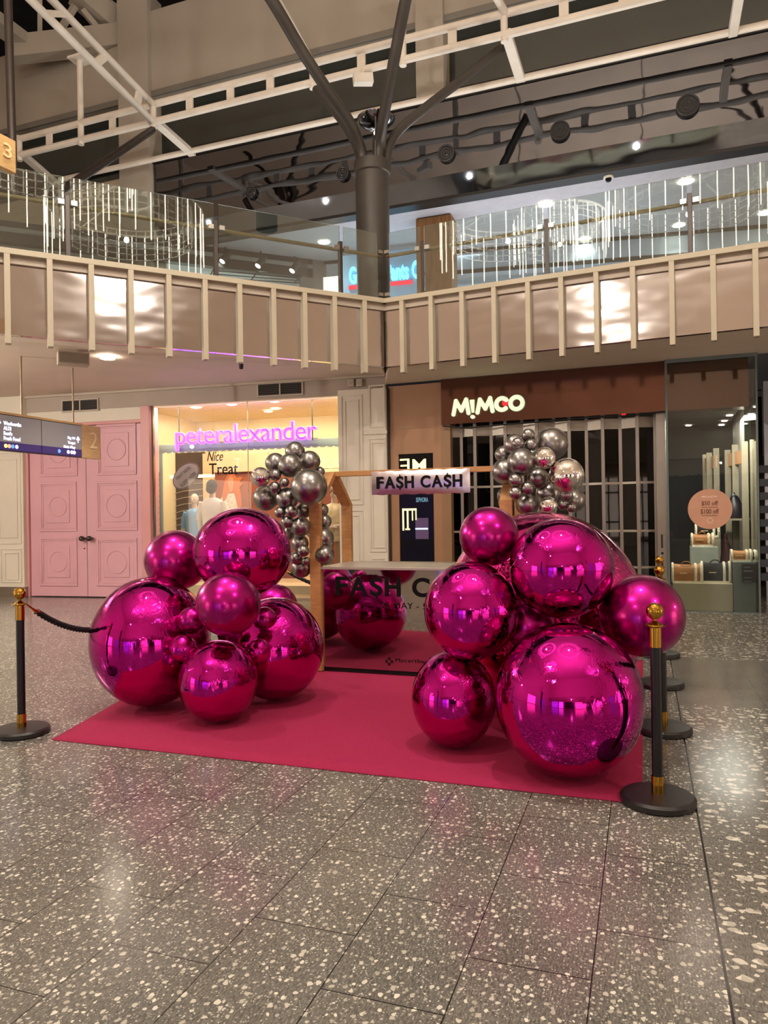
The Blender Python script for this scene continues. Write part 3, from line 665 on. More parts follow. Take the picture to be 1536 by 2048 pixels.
# clothes shop on the upper level, left: track spots and hanging rack
for x, y, lb in ((452, 515, 'leftmost'), (523, 524, 'middle'), (591, 534, 'rightmost')):
    p = atY(x, y, 17.2); q_ = thing('track_spotlight', 'black track spotlight in the upper left shop, '+lb+' of three', 'spotlight', p, 'track spotlights in the upper shop')
    MB().tube([p+Vector((-.02, 0, .25)), p+Vector((0, 0, .08))], .02, 8).build('arm', M_BLACK, q_)
    MB().tube([p+Vector((.07, 0, .12)), p+Vector((-.07, -.1, -.12))], .075, 16).build('can', M_BLACK, q_)
    MB().tube([p+Vector((-.07, -.1, -.12)), p+Vector((-.075, -.103, -.128))], .062, 16).build('lens', M_DOWN, q_)
lamp('gallery_light', 'AREA', (-4.2, 18.3, 7.3), 160, (.95, .98, 1), 3, 1.5)
lamp('gallery_light', 'AREA', (3, 18.5, 7.6), 220, (.86, .93, 1), 6, 2)
lamp('gallery_uplight', 'AREA', (2.5, 15.8, 5.0), 130, (.86, .92, 1), 8, 2, (math.radians(180), 0, 0))
m = MB()
for t in (0, .33, .66, 1):
    a0, a1 = (425, 533+t*22), (600, 552+t*14); m.tube([atY(*a0, 17.0), atY(*a1, 17.6)], .014, 6)
for x in (425, 510, 597): m.tube([atY(x+6, 532+(x-425)*.11, 17.2), atY(x-8, 556+(x-425)*.05, 17.2)], .014, 6)
m.build('hanging_rack', M_BLACK, None, label='black hanging metal grid rack in the upper left shop', cat='rack')
# shop sign with cyan letters
GS = Frame(*atY(697, 560, 17.4).xy, 14)
G_ = thing('shop_sign', 'cyan lettered shop sign with red underline behind the tree column', 'sign', GS.w(0, 0, atY(697, 560, 17.4).z))
cy = emis('cyan_letters', '#6fd8ee', 2.0); rd = emis('red_underline', '#e0203a', 1.2)
g0 = GS.sz(699, 560)[0]; g1 = GS.sz(851, 560)[0]; gz0 = GS.sz(700, 569)[1]; gz1 = GS.sz(700, 539)[1]
text('lettering', 'General Pants Co', GS, g0, g1, gz0, gz1+.05, 0, cy, G_, ext=.05, off=.025)
MB().box(GS, g0-.02, g1-.3, -.03, .0, gz0-.12, gz0-.03).build('underline', rd, G_)
MB().box(GS, g0-.2, g1+.2, .02, .1, gz0-.5, gz1+.35).build('backing_panel', mat('sign_backing', '#8fb6d6', .5), G_)
MB().box(GS, g0-.75, g0-.05, .3, .35, UF, gz1-.02).build('window_30', emis('white_window', '#f3ecd8', 1.1), kind=S)

# level number sign "3" and its dark steel hanger
p0 = atY(8, 300, 6.0)
W3 = Frame(atY(31, 300, 6.0).x, 6.0, -65); 
m3 = thing('level_sign', 'timber sign panel with number 3 cut by the left picture edge', 'sign', W3.w(0, 0, W3.sz(31, 345)[1]))
z0_, z1_ = W3.sz(31, 346)[1], W3.sz(31, 282)[1]
MB().box(W3, -.9, 0, 0, .06, z0_, z1_).build('panel', M_PLY, m3, bevel=.003)
text('numeral', '3', W3, W3.sz(6, 310)[0], W3.sz(21, 310)[0], z0_+.09, z1_-.06, 0, mat('numeral_cream', '#ecd2a0', .5), m3, ext=.012)
a_, b_ = atY(14, -40, 9.2), atY(27, 395, 9.2)
MB().tube([a_, b_], .05, 14).build('steel_hanger', M_DARK, None, label='dark steel hanger running down the left picture edge', cat='post')

# ================================================================== SOFFIT FITTINGS, LEFT
downlight(215, 717, 3.76, .10, 'round white downlight in the soffit under the left balcony', grp=None, power=90)
p = atZ(146, 706, 3.75); q_ = thing('ceiling_speaker', 'grey box speaker on the soffit under the left balcony', 'speaker', p)
fs = Frame(p.x, p.y, -27.4)
MB().box(fs, -.2, .2, -.1, .1, 3.58, 3.75).build('housing', M_BEIGE, q_, bevel=.01); MB().box(fs, -.18, .18, -.11, -.1, 3.6, 3.73).build('grille', mat('speaker_grille', '#8c8071', .7), q_)
p = atZ(482, 728, 3.74); q_ = thing('dome_camera', 'tiny black camera under the left balcony soffit', 'camera', p)
MB().lathe([(0, -.08), (.03, -.07), (.035, 0)], p, 16).build('dome', M_BLACK, q_)
def vent(x0, y0, x1, y1, label):
    a, b, z0, z1 = PA.rect(x0, y0, x1, y1, -.02); v = thing('air_vent', label, 'vent', PA.w(a, 0, z0), 'wall vents above the pink shop')
    MB().frame_rect(PA, a, b, z0, z1, .025, -.03, 0).box(PA, (a+b)/2-.012, (a+b)/2+.012, -.03, 0, z0, z1).build('frame', M_BEIGE, v)
    MB().box(PA, a+.02, b-.02, -.008, -.004, z0+.02, z1-.02).build('backing', M_SHADOWGAP, v)
    for k_ in range(6):
        z = z0+.03+(z1-z0-.06)*(k_+.5)/6; MB().box(PA, a+.02, b-.02, -.02, -.01, z-.004, z+.004).build('slat', mat('vent_slat', '#4a4139', .6), v)
vent(123, 798, 197, 823, 'slatted wall vent above the pink double doors'); vent(514, 764, 606, 792, 'slatted wall vent above the neon sign')
for x0_, x1_, lb in ((697, 709, 'left one of two small beige sensor boxes on the wall'), (714, 726, 'right one of two small beige sensor boxes on the wall')):
    a, b, z0, z1 = PA.rect(x0_, 759, x1_, 774); v = MB().box(PA, a, b, -.06, 0, z0, z1).build('sensor_box', M_BEIGE, None, label=lb, cat='sensor', group='sensor boxes', bevel=.006)
    MB().box(PA, a+.02, b-.02, -.065, -.06, z0+.03, z1-.03).build('face', M_WALL, v)

# ================================================================== PINK DOUBLE DOOR
mid = PA.sz(174.5, 1100)[0]
def leaf(n, a, b, panels, label):
    d_ = MB().box(PA, a, b, .0, .05, .02, lint-.07).build('door_%d' % n, M_PINK, kind=S, label=label)
    for (x0_, y0_, x1_, y1_) in panels:
        q0, q1, z0, z1 = PA.rect(x0_, y0_, x1_, y1_); m = MB()
        m.frame_rect(PA, q0, q1, z0, z1, .045, -.022, 0); m.frame_rect(PA, q0+.045, q1-.045, z0+.045, z1-.045, .03, -.012, 0)
        m.box(PA, q0+.16, q1-.16, -.014, 0, z0+.16, z1-.16)
        m.ring(PA, (q0+q1)/2, (z0+z1)/2, min(q1-q0, z1-z0)/2-.22, -.016, .012, 44)
        m.build('panel_moulding', M_PINK, d_, bevel=.006)
    return d_
Lf = leaf(1, s_door0+.01, mid-.006, [(79, 856, 155, 953), (80, 964, 154, 1063), (81, 1074, 155, 1172)], None)
Rt = leaf(2, mid+.006, s_door1-.01, [(194, 848, 273, 950), (193, 962, 275, 1061), (194, 1076, 275, 1172)], None)
for x, par in ((166, Lf), (181, Rt)):
    s_, z_ = PA.sz(x, 1077, -.05)
    MB().tube([PA.w(s_, 0, z_), PA.w(s_, -.06, z_)], .025, 12).ell(PA.w(s_, -.09, z_), .055, .055, .05).build('knob', mat('dark_chrome', '#5b5652', .12, 1), par)
MB().disc(PA, *PA.sz(169, 1097), .014, .014, -.01, 0, 14).build('keyhole', M_BLACK, Lf)

# ================================================================== PINK SHOP WINDOW
sA, sB = s_win0, s_win1
m = MB(); m.box(PA, sA-.5, sB+.3, 2.6, 2.7, 0, 3.6); m.box(PA, sA-.6, sA-.5, .3, 2.6, 0, 3.6); m.box(PA, sB+.3, sB+.4, .3, 2.6, 0, 3.6)
m.build('wall_back', M_WARMWALL, kind=S)
MB().box(PA, sA-.6, sB+.4, .3, 2.7, Z_WIN+.02, Z_WIN+.1).build('ceiling', mat('shop_ceiling', '#efd6a6', .7), kind=S)
MB().box(PA, sA, sB, .12, 2.6, 0, .24).build('floor_display', mat('display_plinth', '#d8b98a', .6), kind=S)
G = MB().box(PA, sA, sB, .05, .062, .1, Z_WIN).build('window_31', M_SHOPGLASS, kind=S)
wf = MB(); wf.frame_rect(PA, sA-.012, sB+.012, .02, Z_WIN+.012, .014, .03, .09); gx = PA.sz(494, 950)[0]; wf.box(PA, gx-.004, gx+.004, .045, .068, .1, Z_WIN)
wf.build('window_frame', M_STEEL, G)
lamp('shop_window_light_and_fill', 'AREA', PA.w((sA+sB)/2, 1.5, Z_WIN-.05), 62, (1, .86, .68), 3.6, 1.2, (0, 0, -PA.a))
lamp('shop_window_light_and_fill', 'AREA', PA.w((sA+sB)/2, .09, Z_WIN-.03), 75, (1, .88, .72), 3.8, .04, (math.radians(30), 0, -PA.a))  # strip added to light the border, sticker and mannequins from the front
for x, y, lb in ((392, 815, 'leftmost'), (463, 809, 'second from the left'), (548, 803, 'upper middle'), (551, 817, 'lower middle'), (625, 796, 'rightmost')):
    downlight(x, y, Z_WIN+.015, .085, 'bright downlight in the pink shop window ceiling, '+lb, grp='downlights in the pink shop window')
# neon lettering hung on rods
NE = thing('neon_sign', 'purple neon lettering hung on rods inside the shop window', 'neon sign', PA.w(PA.sz(350, 890)[0], .25, PA.sz(490, 880)[1]))
neon = emis('violet_neon', '#b44dff', 3.2); neon_core = emis('pink_neon', '#e27bff', 2.2)
na, nb = PA.sz(351, 870, .25)[0], PA.sz(634, 870, .25)[0]; nz0, nz1 = PA.sz(492, 897, .25)[1], PA.sz(492, 846, .25)[1]
text('lettering', 'peteralexander', PA, na, nb, nz0, nz1, .25, neon, NE, ext=.03, outline=.015, space=.93)
text('letter_face', 'peteralexander', PA, na+.01, nb-.01, nz0+.01, nz1-.01, .27, mat('neon_backing', '#a98bb0', .4), NE, ext=.01, space=.93)
for x, y0_ in ((357, 812), (624, 790)):
    s_ = PA.sz(x, 830, .27)[0]; MB().tube([PA.w(s_, .28, nz0+.1), PA.w(s_, .28, Z_WIN)], .009, 8).build('hanging_rod', M_BLACK, NE)
for z_ in (nz0+.14, nz0+.30): MB().tube([PA.w(na, .29, z_), PA.w(nb, .29, z_)], .006, 6).build('support_rail', M_BLACK, NE)
# scalloped border sticker around the pane
ice = sheer('pale_blue_border', '#c9d6d2'); q0, q1, z0, z1 = PA.rect(318, 883, 682, 900, .34)
m = MB(); m.box(PA, q0, q1, .33, .35, z0+.03, z1); m.box(PA, q0, q0+.07, .33, .35, .25, z0+.05)
n_ = 26
for k_ in range(n_):
    cs = q0+(q1-q0)*(k_+.5)/n_; m.disc(PA, cs, z0+.035, (q1-q0)/n_/2, .04, .332, .348, 14)
for k_ in range(20): m.disc(PA, q0+.005, .3+k_*.105, .02, .05, .332, .348, 12)
m.build('scalloped_border', ice, None, label='pale blue scalloped border framing the shop window', cat='border')
# oval sticker
s_, z_ = PA.sz(371, 952, .16)
OV = thing('oval_sign', 'tilted pink oval sticker reading TREAT NOW SLEEP LATER', 'sign', PA.w(s_, .16, z_))
rr = math.radians(38); MB().disc(PA, s_, z_, .30, .205, .17, .18, 48, rr).build('border', mat('dark_plum', '#6b4a58', .5), OV)
MB().disc(PA, s_, z_, .275, .18, .16, .17, 48, rr).build('face', sheer('pale_pink_vinyl', '#e6cccb'), OV)
for k_ in range(34):
    a = 2*math.pi*k_/34; x_, y_ = .3*math.cos(a), .205*math.sin(a)
    if k_ % 2 == 0: pass
text('lettering', 'TREAT NOW,', PA, s_-.20-.03, s_+.17-.03, z_+.02, z_+.085, .156, mat('plum_text', '#5b4a50', .5), OV, rot=rr, ext=.003, off=.004)
text('lettering', 'SLEEP LATER.', PA, s_-.18+.04, s_+.22+.04, z_-.09, z_-.025, .156, MATS['plum_text'], OV, rot=rr, ext=.003, off=.004)
NT = thing('window_lettering', 'black window lettering reading Nice Treat above the poster', 'lettering', PA.w(PA.sz(410, 930)[0], .1, 2.3))
px_text('lettering', 'Nice', PA, 414, 903, 446, 922, .2, M_TEXT, NT, italic=.35)
px_text('lettering', 'Treat', PA, 418, 926, 476, 949, .2, M_TEXT, NT, off=.006)
# display wall: dark zone with modelled slat reflections and cream portal with poster
MB().box(PA, PA.sz(322, 1000, 1.6)[0], PA.sz(405, 1000, 1.6)[0], 1.7, 1.75, .24, PA.sz(360, 905, 1.6)[1]).build('wall_display', mat('dark_brown_backdrop', '#3a2418', .5, 0, .3, 2), kind=S)
m = MB()
for k_ in range(9):
    y_ = 950+k_*13; a = PA.sz(323, y_+18, 1.6); b = PA.sz(365, y_+6, 1.6); c = PA.sz(404, y_+2, 1.6)
    m.tube([PA.w(a[0], 1.66, a[1]), PA.w(b[0], 1.66, b[1]), PA.w(c[0], 1.66, c[1])], .008, 6)
m.build('reflected_slats', mat('slat_reflection', '#b9a893', .4, .5), None, label='curved pale lines imitating reflected chair slats behind the bald mannequin', cat='screen')  # thin tubes imitate chair slats reflected in the pane
MB().box(PA, PA.sz(325, 955, 1.5)[0], PA.sz(428, 952, 1.5)[0], 1.5, 1.53, PA.sz(370, 956, 1.5)[1], PA.sz(370, 950, 1.5)[1]).build('light_bar', emis('warm_light_bar', '#ffe9c0', 2.0), None, label='slim horizontal light bar behind the oval sticker', cat='light')
PT = thing('poster_portal', 'cream portal frame holding the poster of a person with orange hair', 'display', PA.w(PA.sz(480, 1100, 1.5)[0], 1.5, .24))
x0_, x1_ = PA.sz(406, 1000, 1.5)[0], PA.sz(536, 1000, 1.5)[0]; zt_ = PA.sz(470, 905, 1.5)[1]; zp_ = PA.sz(470, 944, 1.5)[1]; xq = PA.sz(428, 1000, 1.5)[0]; xr = PA.sz(600, 1000, 1.5)[0]
MB().box(PA, x0_, x1_, 1.5, 1.6, zp_, zt_).box(PA, x0_, xq, 1.5, 1.6, .24, zp_).build('portal', mat('peach_portal', '#e0b280', .6), PT, bevel=.006)
PO = MB().box(PA, xq, xr, 1.56, 1.58, .24, zp_).build('poster', mat('rust_backdrop', '#8a3f1c', .6, 0, .15, 2), PT)
def blob(fr, d0, d1, pts, name, m_, par):
    out = []; 
    for x_, y_ in pts: out.append(fr.sz(x_, y_, d0))
    return MB().poly(fr, out, d0, d1).build(name, m_, par)
blob(PA, 1.55, 1.56, [(441, 1080), (437, 1030), (440, 1000), (447, 988), (456, 983), (468, 984), (476, 992), (480, 1010), (483, 1080)], 'pyjama_top', mat('spotted_cotton', '#c9b8a4', .6, 0, .35, 30), PO)
blob(PA, 1.54, 1.55, [(446, 1006), (444, 990), (447, 974), (450, 960), (455, 950), (461, 946), (468, 948), (473, 955), (480, 953), (486, 956), (479, 963), (486, 968), (479, 974), (482, 990), (484, 1012), (477, 1022), (472, 1000), (468, 986), (456, 986), (452, 996)], 'hair', mat('orange_hair', '#b8591c', .6, 0, .2, 20), PO)
blob(PA, 1.53, 1.54, [(455, 962), (458, 955), (463, 953), (467, 957), (468, 965), (466, 973), (465, 984), (459, 984), (459, 975), (456, 969)], 'face', mat('poster_skin', '#b87a50', .6), PO)
# glowing letters imitating an opposite shop sign reflected in the glass fronts
pale = emis('pale_yellow_reflected_letters', '#f6ec9a', 1.3)
LT = thing('reflected_letters', 'pale yellow letters XA imitating a sign reflected in the pane beside the white pier', 'lettering', PA.w(PA.sz(660, 930, .4)[0], .4, 2.2))
px_text('lettering', 'XA', PA, 640, 916, 681, 937, .4, pale, LT, off=.004)
MB().tube([PA.w(PA.sz(641, 936, .41)[0], .41, PA.sz(660, 937, .4)[1]), PA.w(PA.sz(682, 936, .41)[0], .41, PA.sz(660, 937, .4)[1])], .006, 6).build('support_rail', M_STEEL, LT)
MB().box(PA, PA.sz(628, 1000, 1.3)[0], sB+.28, 1.3, 1.32, .24, PA.sz(660, 972, 1.3)[1]).build('poster', mat('rust_backdrop', '#8a3f1c', .6, 0, .15, 2), None, label='rust brown poster panel behind the mannequin between the stall posts', cat='poster')

# ---- mannequins
def mannequin(label, px, head_top, d, face, hair, shirt, sleeve, legs, sc=1.0, arms='down'):
    s_, zt_ = PA.sz(px, head_top, d); f0 = PA.w(s_, d, .24); H_ = zt_-.24; u = H_/1.80
    q_ = thing('mannequin', label, 'mannequin', f0, 'mannequins in the shop window')
    w_ = lambda a, b, c: f0+PA.e*(a*u)+PA.n*(b*u)+Vector((0, 0, c*u))
    fy = -1 if face else 1
    MB().tube([w_(-.10, 0, .02), w_(-.10, 0, .48), w_(-.09, 0, .88)], [.045*u, .06*u, .085*u], 14).build('leg', legs, q_)
    MB().tube([w_(.10, 0, .02), w_(.10, 0, .48), w_(.09, 0, .88)], [.045*u, .06*u, .085*u], 14).build('leg', legs, q_)
    # torso: elliptical rings
    def torso(rings, name, m_):
        n = 24; vs = []
        for z, rx, ry in rings: vs += [w_(rx*math.cos(2*math.pi*k/n), ry*math.sin(2*math.pi*k/n), z) for k in range(n)]
        fs = [(i*n+k, i*n+(k+1) % n, (i+1)*n+(k+1) % n, (i+1)*n+k) for i in range(len(rings)-1) for k in range(n)]
        fs += [tuple(range(n))[::-1], tuple(range((len(rings)-1)*n, len(rings)*n))]
        return MB().add(vs, fs, True).build(name, m_, q_)
    torso([(.80, .17, .12), (.86, .20, .14), (1.02, .185, .135), (1.18, .20, .14), (1.32, .225, .145), (1.42, .21, .12), (1.47, .15, .09), (1.50, .075, .07)], 'shirt', shirt)
    MB().tube([w_(0, 0, 1.47), w_(0, fy*.01, 1.60)], [.06*u, .052*u], 14).build('neck', M_SKIN, q_)
    hd = MB().ell(w_(0, fy*.0, 1.69), .078*u, .098*u, .118*u, 24, 16, R=PA_R)
    hd.ell(w_(0, fy*.03, 1.635), .055*u, .065*u, .06*u, 16, 10)
    if face:
        hd.ell(w_(0, fy*.1, 1.675), .013*u, .02*u, .026*u, 10, 8)
        for e_ in (-1, 1): hd.ell(w_(e_*.08, 0, 1.68), .012*u, .02*u, .03*u, 8, 6)
    h_ = hd.build('head', M_SKIN, q_)
    if face:
        for e_ in (-1, 1): MB().ell(w_(e_*.032, fy*.088, 1.70), .014*u, .008*u, .007*u, 8, 6).build('eye', M_TAN2, h_)
        MB().ell(w_(0, fy*.092, 1.628), .024*u, .01*u, .007*u, 10, 6).build('mouth', M_TAN2, h_)
    if hair: MB().ell(w_(0, -fy*.012, 1.715), .098*u, .115*u, .115*u, 24, 14).ell(w_(0, -fy*.04, 1.655), .095*u, .085*u, .085*u, 20, 10).build('hair', hair, q_)
    for e_ in (-1, 1):
        if arms == 'down': pts = [w_(e_*.195, 0, 1.42), w_(e_*.245, 0, 1.28), w_(e_*.27, 0, 1.10), w_(e_*.265, fy*.05, .90), w_(e_*.25, fy*.09, .80)]
        else: pts = [w_(e_*.19, 0, 1.40), w_(e_*.23, 0, 1.25), w_(e_*.24, fy*.02, 1.12), w_(e_*.14, fy*.16, 1.08), w_(e_*.03, fy*.2, 1.07)]
        MB().tube(pts[:3], [.065*u, .062*u, .05*u], 12).build('sleeve', shirt, q_)
        MB().tube(pts[2:], [.046*u, .038*u, .03*u], 12).build('forearm', sleeve, q_)
        hp = pts[-1]; dr = (pts[-1]-pts[-2]).normalized(); hm = MB().ell(hp+dr*.045*u, .035*u, .03*u, .05*u, 12, 8)
        for g in range(4): hm.tube([hp+dr*.07*u+PA.e*((g-1.5)*.017*u), hp+dr*(.13+.01*(g % 2))*u+PA.e*((g-1.5)*.015*u)], .009*u, 6)
        hm.tube([hp+dr*.03*u+PA.n*(-.03*u), hp+dr*.09*u+PA.n*(-.05*u)], .010*u, 6); hm.build('hand', M_SKIN, q_)
PA_R = Matrix.Rotation(-PA.a, 3, 'Z')
skyb = mat('sky_blue_cotton', '#7fbce8', .7, 0, .05, 5); wcot = mat('white_cotton', '#e9ded0', .7, 0, .06, 8)
mannequin('bald mannequin facing out in a sky blue T-shirt over long white sleeves', 389, 988, .95, True, None, skyb, wcot, mat('grey_trousers', '#6e6a70', .7))
mannequin('mannequin with dark bob seen from behind in a white sweatshirt', 424, 962, .80, False, mat('dark_bob_hair', '#060505', .8), wcot, wcot, skyb)
mannequin('mannequin in beige clothes with folded hands seen between the stall posts', 668, 974, .42, True, mat('brown_wig', '#7a4a2c', .5), mat('beige_robe', '#d9bd8e', .7, 0, .25, 14), M_SKIN, mat('khaki_trousers', '#9c7c4c', .7), arms='fold')

# ================================================================== HANGING DIRECTORY SIGN
DS = Frame(atY(0, 822, 10).x, 10.0, -70.5)
a_z0, a_z1 = 2.43, 2.945
sE = DS.sz(163, 880)[0]; sW = DS.sz(200, 890)[0]; sM = DS.sz(82, 870)[0]
D_ = thing('directory_sign', 'hanging directory sign with grey screens and timber end numbered 2', 'sign', DS.w(0, 0, a_z0))
MB().box(DS, -1.2, sE, 0, .1, a_z0, a_z1-.02).build('screen_cabinet', mat('screen_bezel', '#2a2422', .4), D_)
MB().box(DS, -1.2, sE+.02, -.01, .12, a_z1-.02, a_z1+.01).build('top_cap', M_PLY, D_)
MB().box(DS, sE, sW, -.005, .105, a_z0-.0, a_z1).build('timber_panel', M_PLY, D_, bevel=.003)
scr = emis('screen_grey', '#6e6866', .42)
for a, b in ((-1.2, sM-.008), (sM+.008, sE-.01)):
    MB().box(DS, a, b, -.01, 0, a_z0+.12, a_z1-.03).build('screen', scr, D_)
    MB().box(DS, a, b, -.01, 0, a_z0+.01, a_z0+.118).build('footer_band', emis('screen_indigo', '#2a1c4e', .6), D_)
stx = emis('screen_text', '#cfd6ff', 2.2)
def dtext(body, x0, x1, zt, h, **kw):
    a, b = DS.sz(x0, 870)[0], DS.sz(x1, 870)[0]; return text('lettering', body, DS, a, b, zt-h, zt, -.012, stx, D_, ext=.002, off=.012, **kw)
zz = a_z1-.115
for i, (t, x1_) in enumerate((('Woolworths', 41), ('ALDI', 21), ("Roni's", 23), ('Fresh Food', 39))): dtext(t, 6, x1_, zz-i*.068, .052)
for i, (t, x0_) in enumerate((('Big W', 134), ('Target', 134), ('Kids Play', 126))): dtext(t, x0_, 149, zz-.10-i*.07, .05)
def arrow(x, z):
    s_ = DS.sz(x, 870)[0]; MB().box(DS, s_-.008, s_+.008, -.014, -.011, z-.05, z+.03).poly(DS, [(s_-.04, z), (s_, z+.05), (s_+.04, z), (s_+.03, z-.012), (s_, z+.022), (s_-.03, z-.012)], -.014, -.011).build('arrow', stx, D_)
arrow(154.5, zz-.13); arrow(-4, zz-.03)
for x, c in ((10, '#e6c07a'), (17, '#e0906a'), (24, '#4f7fd0'), (32, '#a9b6ff'), (117, '#4f7fd0'), (135, '#dfe3ff'), (142, '#dfe3ff'), (147, '#dfe3ff')):
    s_ = DS.sz(x, 890)[0]; MB().disc(DS, s_, a_z0+.065, .028, .028, -.014, -.011, 18).build('icon', emis('icon_'+c[1:], c, 1.2), D_)
text('numeral', '2', DS, sE+(sW-sE)*.42, sE+(sW-sE)*.82, a_z0+.16, a_z1-.1, -.006, mat('numeral_cream', '#ecd2a0', .5), D_, ext=.008)
for x in (43, 146):
    s_ = DS.sz(x, 820, .05)[0]; MB().tube([DS.w(s_, .05, a_z1), DS.w(s_, .05, 3.80)], .014, 10).build('hanging_rod', mat('brass_brown_rod', '#8f7c62', .4, .3), D_)

# ================================================================== TAN PIER DISPLAY SCREEN
x0, x1, zz0, zz1 = MI.rect(799, 907, 868, 1190)
SCN = thing('display_screen', 'tall dark glazed display in the tan pier with letters imitating reflections', 'display screen', MI.w(x0, .1, .15))
MB().box(MI, x0, x1, .02, .06, .15, zz1).build('glass', M_BLACKGLASS, SCN)
px_text('lettering', 'ƎM', MI, 800, 917, 852, 944, .018, pale, SCN, off=.004)  # mirrored letters imitate an opposite sign reflected in the glass
m = MB()
for p4 in ((805, 1017, 808, 1061), (805, 1017, 833, 1021), (814, 1021, 817, 1057), (824, 1021, 826, 1041), (831, 1017, 833, 1040), (811, 1057, 820, 1060)):
    a, b, c, d = MI.rect(*p4, .018); m.box(MI, a, b, .012, .018, c, d)
m.build('glowing_rack', pale, SCN)
px_text('lettering', 'SEPHORA', MI, 832, 995, 856, 1004, .018, emis('dim_cyan', '#5e8c9c', .7), SCN)  # glowing word imitates the reflection of another shop's sign
a, b, c, d = MI.rect(831, 1056, 856, 1059, .018); MB().box(MI, a, b, .012, .018, c, d).build('light_line', emis('ice_light', '#a8d4ff', 1.6), SCN)
a, b, c, d = MI.rect(831, 1036, 857, 1078, .018); MB().box(MI, a, b, .016, .019, c, d).build('kiosk_image', emis('dim_violet', '#43304e', .5), SCN)

# ================================================================== RIGHT SHOP
BS = thing('shop_sign', 'glowing white bubble letters on the bronze fascia', 'sign', MI.w(MI.sz(903, 820)[0], -.05, 2.9))
lit = emis('opal_letters', '#dcedc8', .62)
def stroke(pts, r): 
    P3 = [MI.w(MI.sz(x_, y_, -.09)[0], -.09, MI.sz(x_, y_, -.09)[1]) for x_, y_ in pts]
    MB().tube(P3, r, 12).build('lettering', lit, BS)
def letter_m(x0_, x1_, yt, yb, dy):
    w_ = x1_-x0_; m_ = MB(); P3 = lambda x_, y_: MI.w(MI.sz(x_, y_, -.09)[0], -.09, MI.sz(x_, y_, -.09)[1])
    pts = [(x0_, yb), (x0_+w_*.16, yt), (x0_+w_*.52, yb-dy*.6-6), (x0_+w_*.84, yt-dy), (x0_+w_, yb-dy)]
    for a_, b_ in zip(pts, pts[1:]): m_.tube([P3(*a_), P3(*b_)], .034, 12)
    for p_ in pts: m_.ell(P3(*p_), .036, .036, .036, 12, 8)
    m_.build('lettering', lit, BS)
letter_m(907, 937, 802, 829, 3); letter_m(955, 985, 799, 825, 3)
def bowl(cx_, cy_, r, a0, a1):
    n = 22; m_ = MB(); P3 = [MI.w(MI.sz(cx_, cy_, -.09)[0]+r*math.cos(a0+(a1-a0)*k/n), -.09, MI.sz(cx_, cy_, -.09)[1]+r*math.sin(a0+(a1-a0)*k/n)) for k in range(n+1)]
    if a1-a0 > 6.2: m_.tube(P3[:-1], .036, 12, closed=True)
    else: m_.tube(P3, .036, 12).ell(P3[0], .036, .036, .036, 12, 8).ell(P3[-1], .036, .036, .036, 12, 8)
    m_.build('lettering', lit, BS)
bowl(1004, 808, .092, .75, 5.4); bowl(1033, 806, .096, 0, 2*math.pi)
stroke([(944, 800), (946, 825)], [.04, .022])
s_, z_ = MI.sz(946, 834, -.06); MB().disc(MI, s_, z_, .035, .03, -.1, -.052, 20).build('dot', lit, BS)
s_, z_ = MI.sz(1010, 806, -.06); MB().disc(MI, s_, z_, .05, .055, -.06, -.052, 20).build('red_reflection', emis('deep_red', '#c01826', .9), BS)  # red reflection modelled as a glowing disc on the sign
MB().tube([MI.w(MI.sz(x_, y_, -.07)[0], -.07, MI.sz(x_, y_, -.07)[1]) for x_, y_ in ((885, 852), (930, 856), (1010, 849), (1100, 842), (1180, 835), (1260, 831), (1335, 822))], .012, 8).build('black_cable', M_BLACK, None, label='black cable draped along the lower edge of the bronze fascia', cat='cable')
# folding shutter
SH = thing('folding_shutter', 'closed concertina shutter of aluminium bars and glass', 'shutter', MI.w(sF0, .15, 0))
sS0, sS1 = MI.sz(893, 1000, .12)[0], MI.sz(1312, 1000, .12)[0]; n_ = 13
for k_ in range(n_+1):
    s_ = sS0+(sS1-sS0)*k_/n_; d_ = .10+(.10 if k_ % 2 else 0)
    MB().box(MI, s_-.026, s_+.026, d_-.02, d_+.025, .02, zF0).build('upright', M_ALU, SH, bevel=.004)
for k_ in range(n_):
    a, b = sS0+(sS1-sS0)*k_/n_, sS0+(sS1-sS0)*(k_+1)/n_; da, db = (.10, .20) if k_ % 2 == 0 else (.20, .10)
    m = MB()
    for z in (.05, .62, 1.17, 1.90, zF0-.12): m.bar(MI.w(a, da, z), MI.w(b, db, z), .02, .035 if z < 2.5 else .16)
    m.build('crossbar', M_ALU, SH)
    MB().bar(MI.w(a, da, 1.45), MI.w(b, db, 1.45), .006, zF0-.3).build('pane', M_SHUTGLASS, SH)
m = MB(); m.box(MI, sD-.02, sG0-.02, .0, .2, 0, zF0); PL = m.build('lock_post', M_ALU, SH, bevel=.006)
for z0_, z1_ in ((.55, .75), (.92, 1.12)): MB().box(MI, sD+.03, sD+.055, -.006, 0, z0_, z1_).build('slot', M_BLACK, PL)
MB().disc(MI, sD+.045, .84, .02, .02, -.012, 0, 16).build('keyhole', M_BLACK, PL)
# glass shop window
MB().box(MI, sG0, sG1, -.10, -.088, .0, 3.66).build('window_32', M_SHOPGLASS, kind=S)
MB().box(MI, sG1-.012, sG1, -.088, 1.6, .0, 3.66).build('window_33', glass_mat('green_edge_glass', '#b8d2c6', 0, 1), kind=S)
m = MB(); m.box(MI, sG0-.02, sG0+.01, -.11, -.06, 0, 3.66); m.box(MI, sG0, sG1+.02, -.12, -.06, 3.62, 3.70); m.box(MI, sG1-.01, sG1+.015, -.11, -.06, 0, 3.66); m.box(MI, sG0, sG1+.02, -.12, -.08, 0, .015)
m.build('trim_12', mat('grey_glass_edge', '#5f6a68', .4, .4), kind=S)
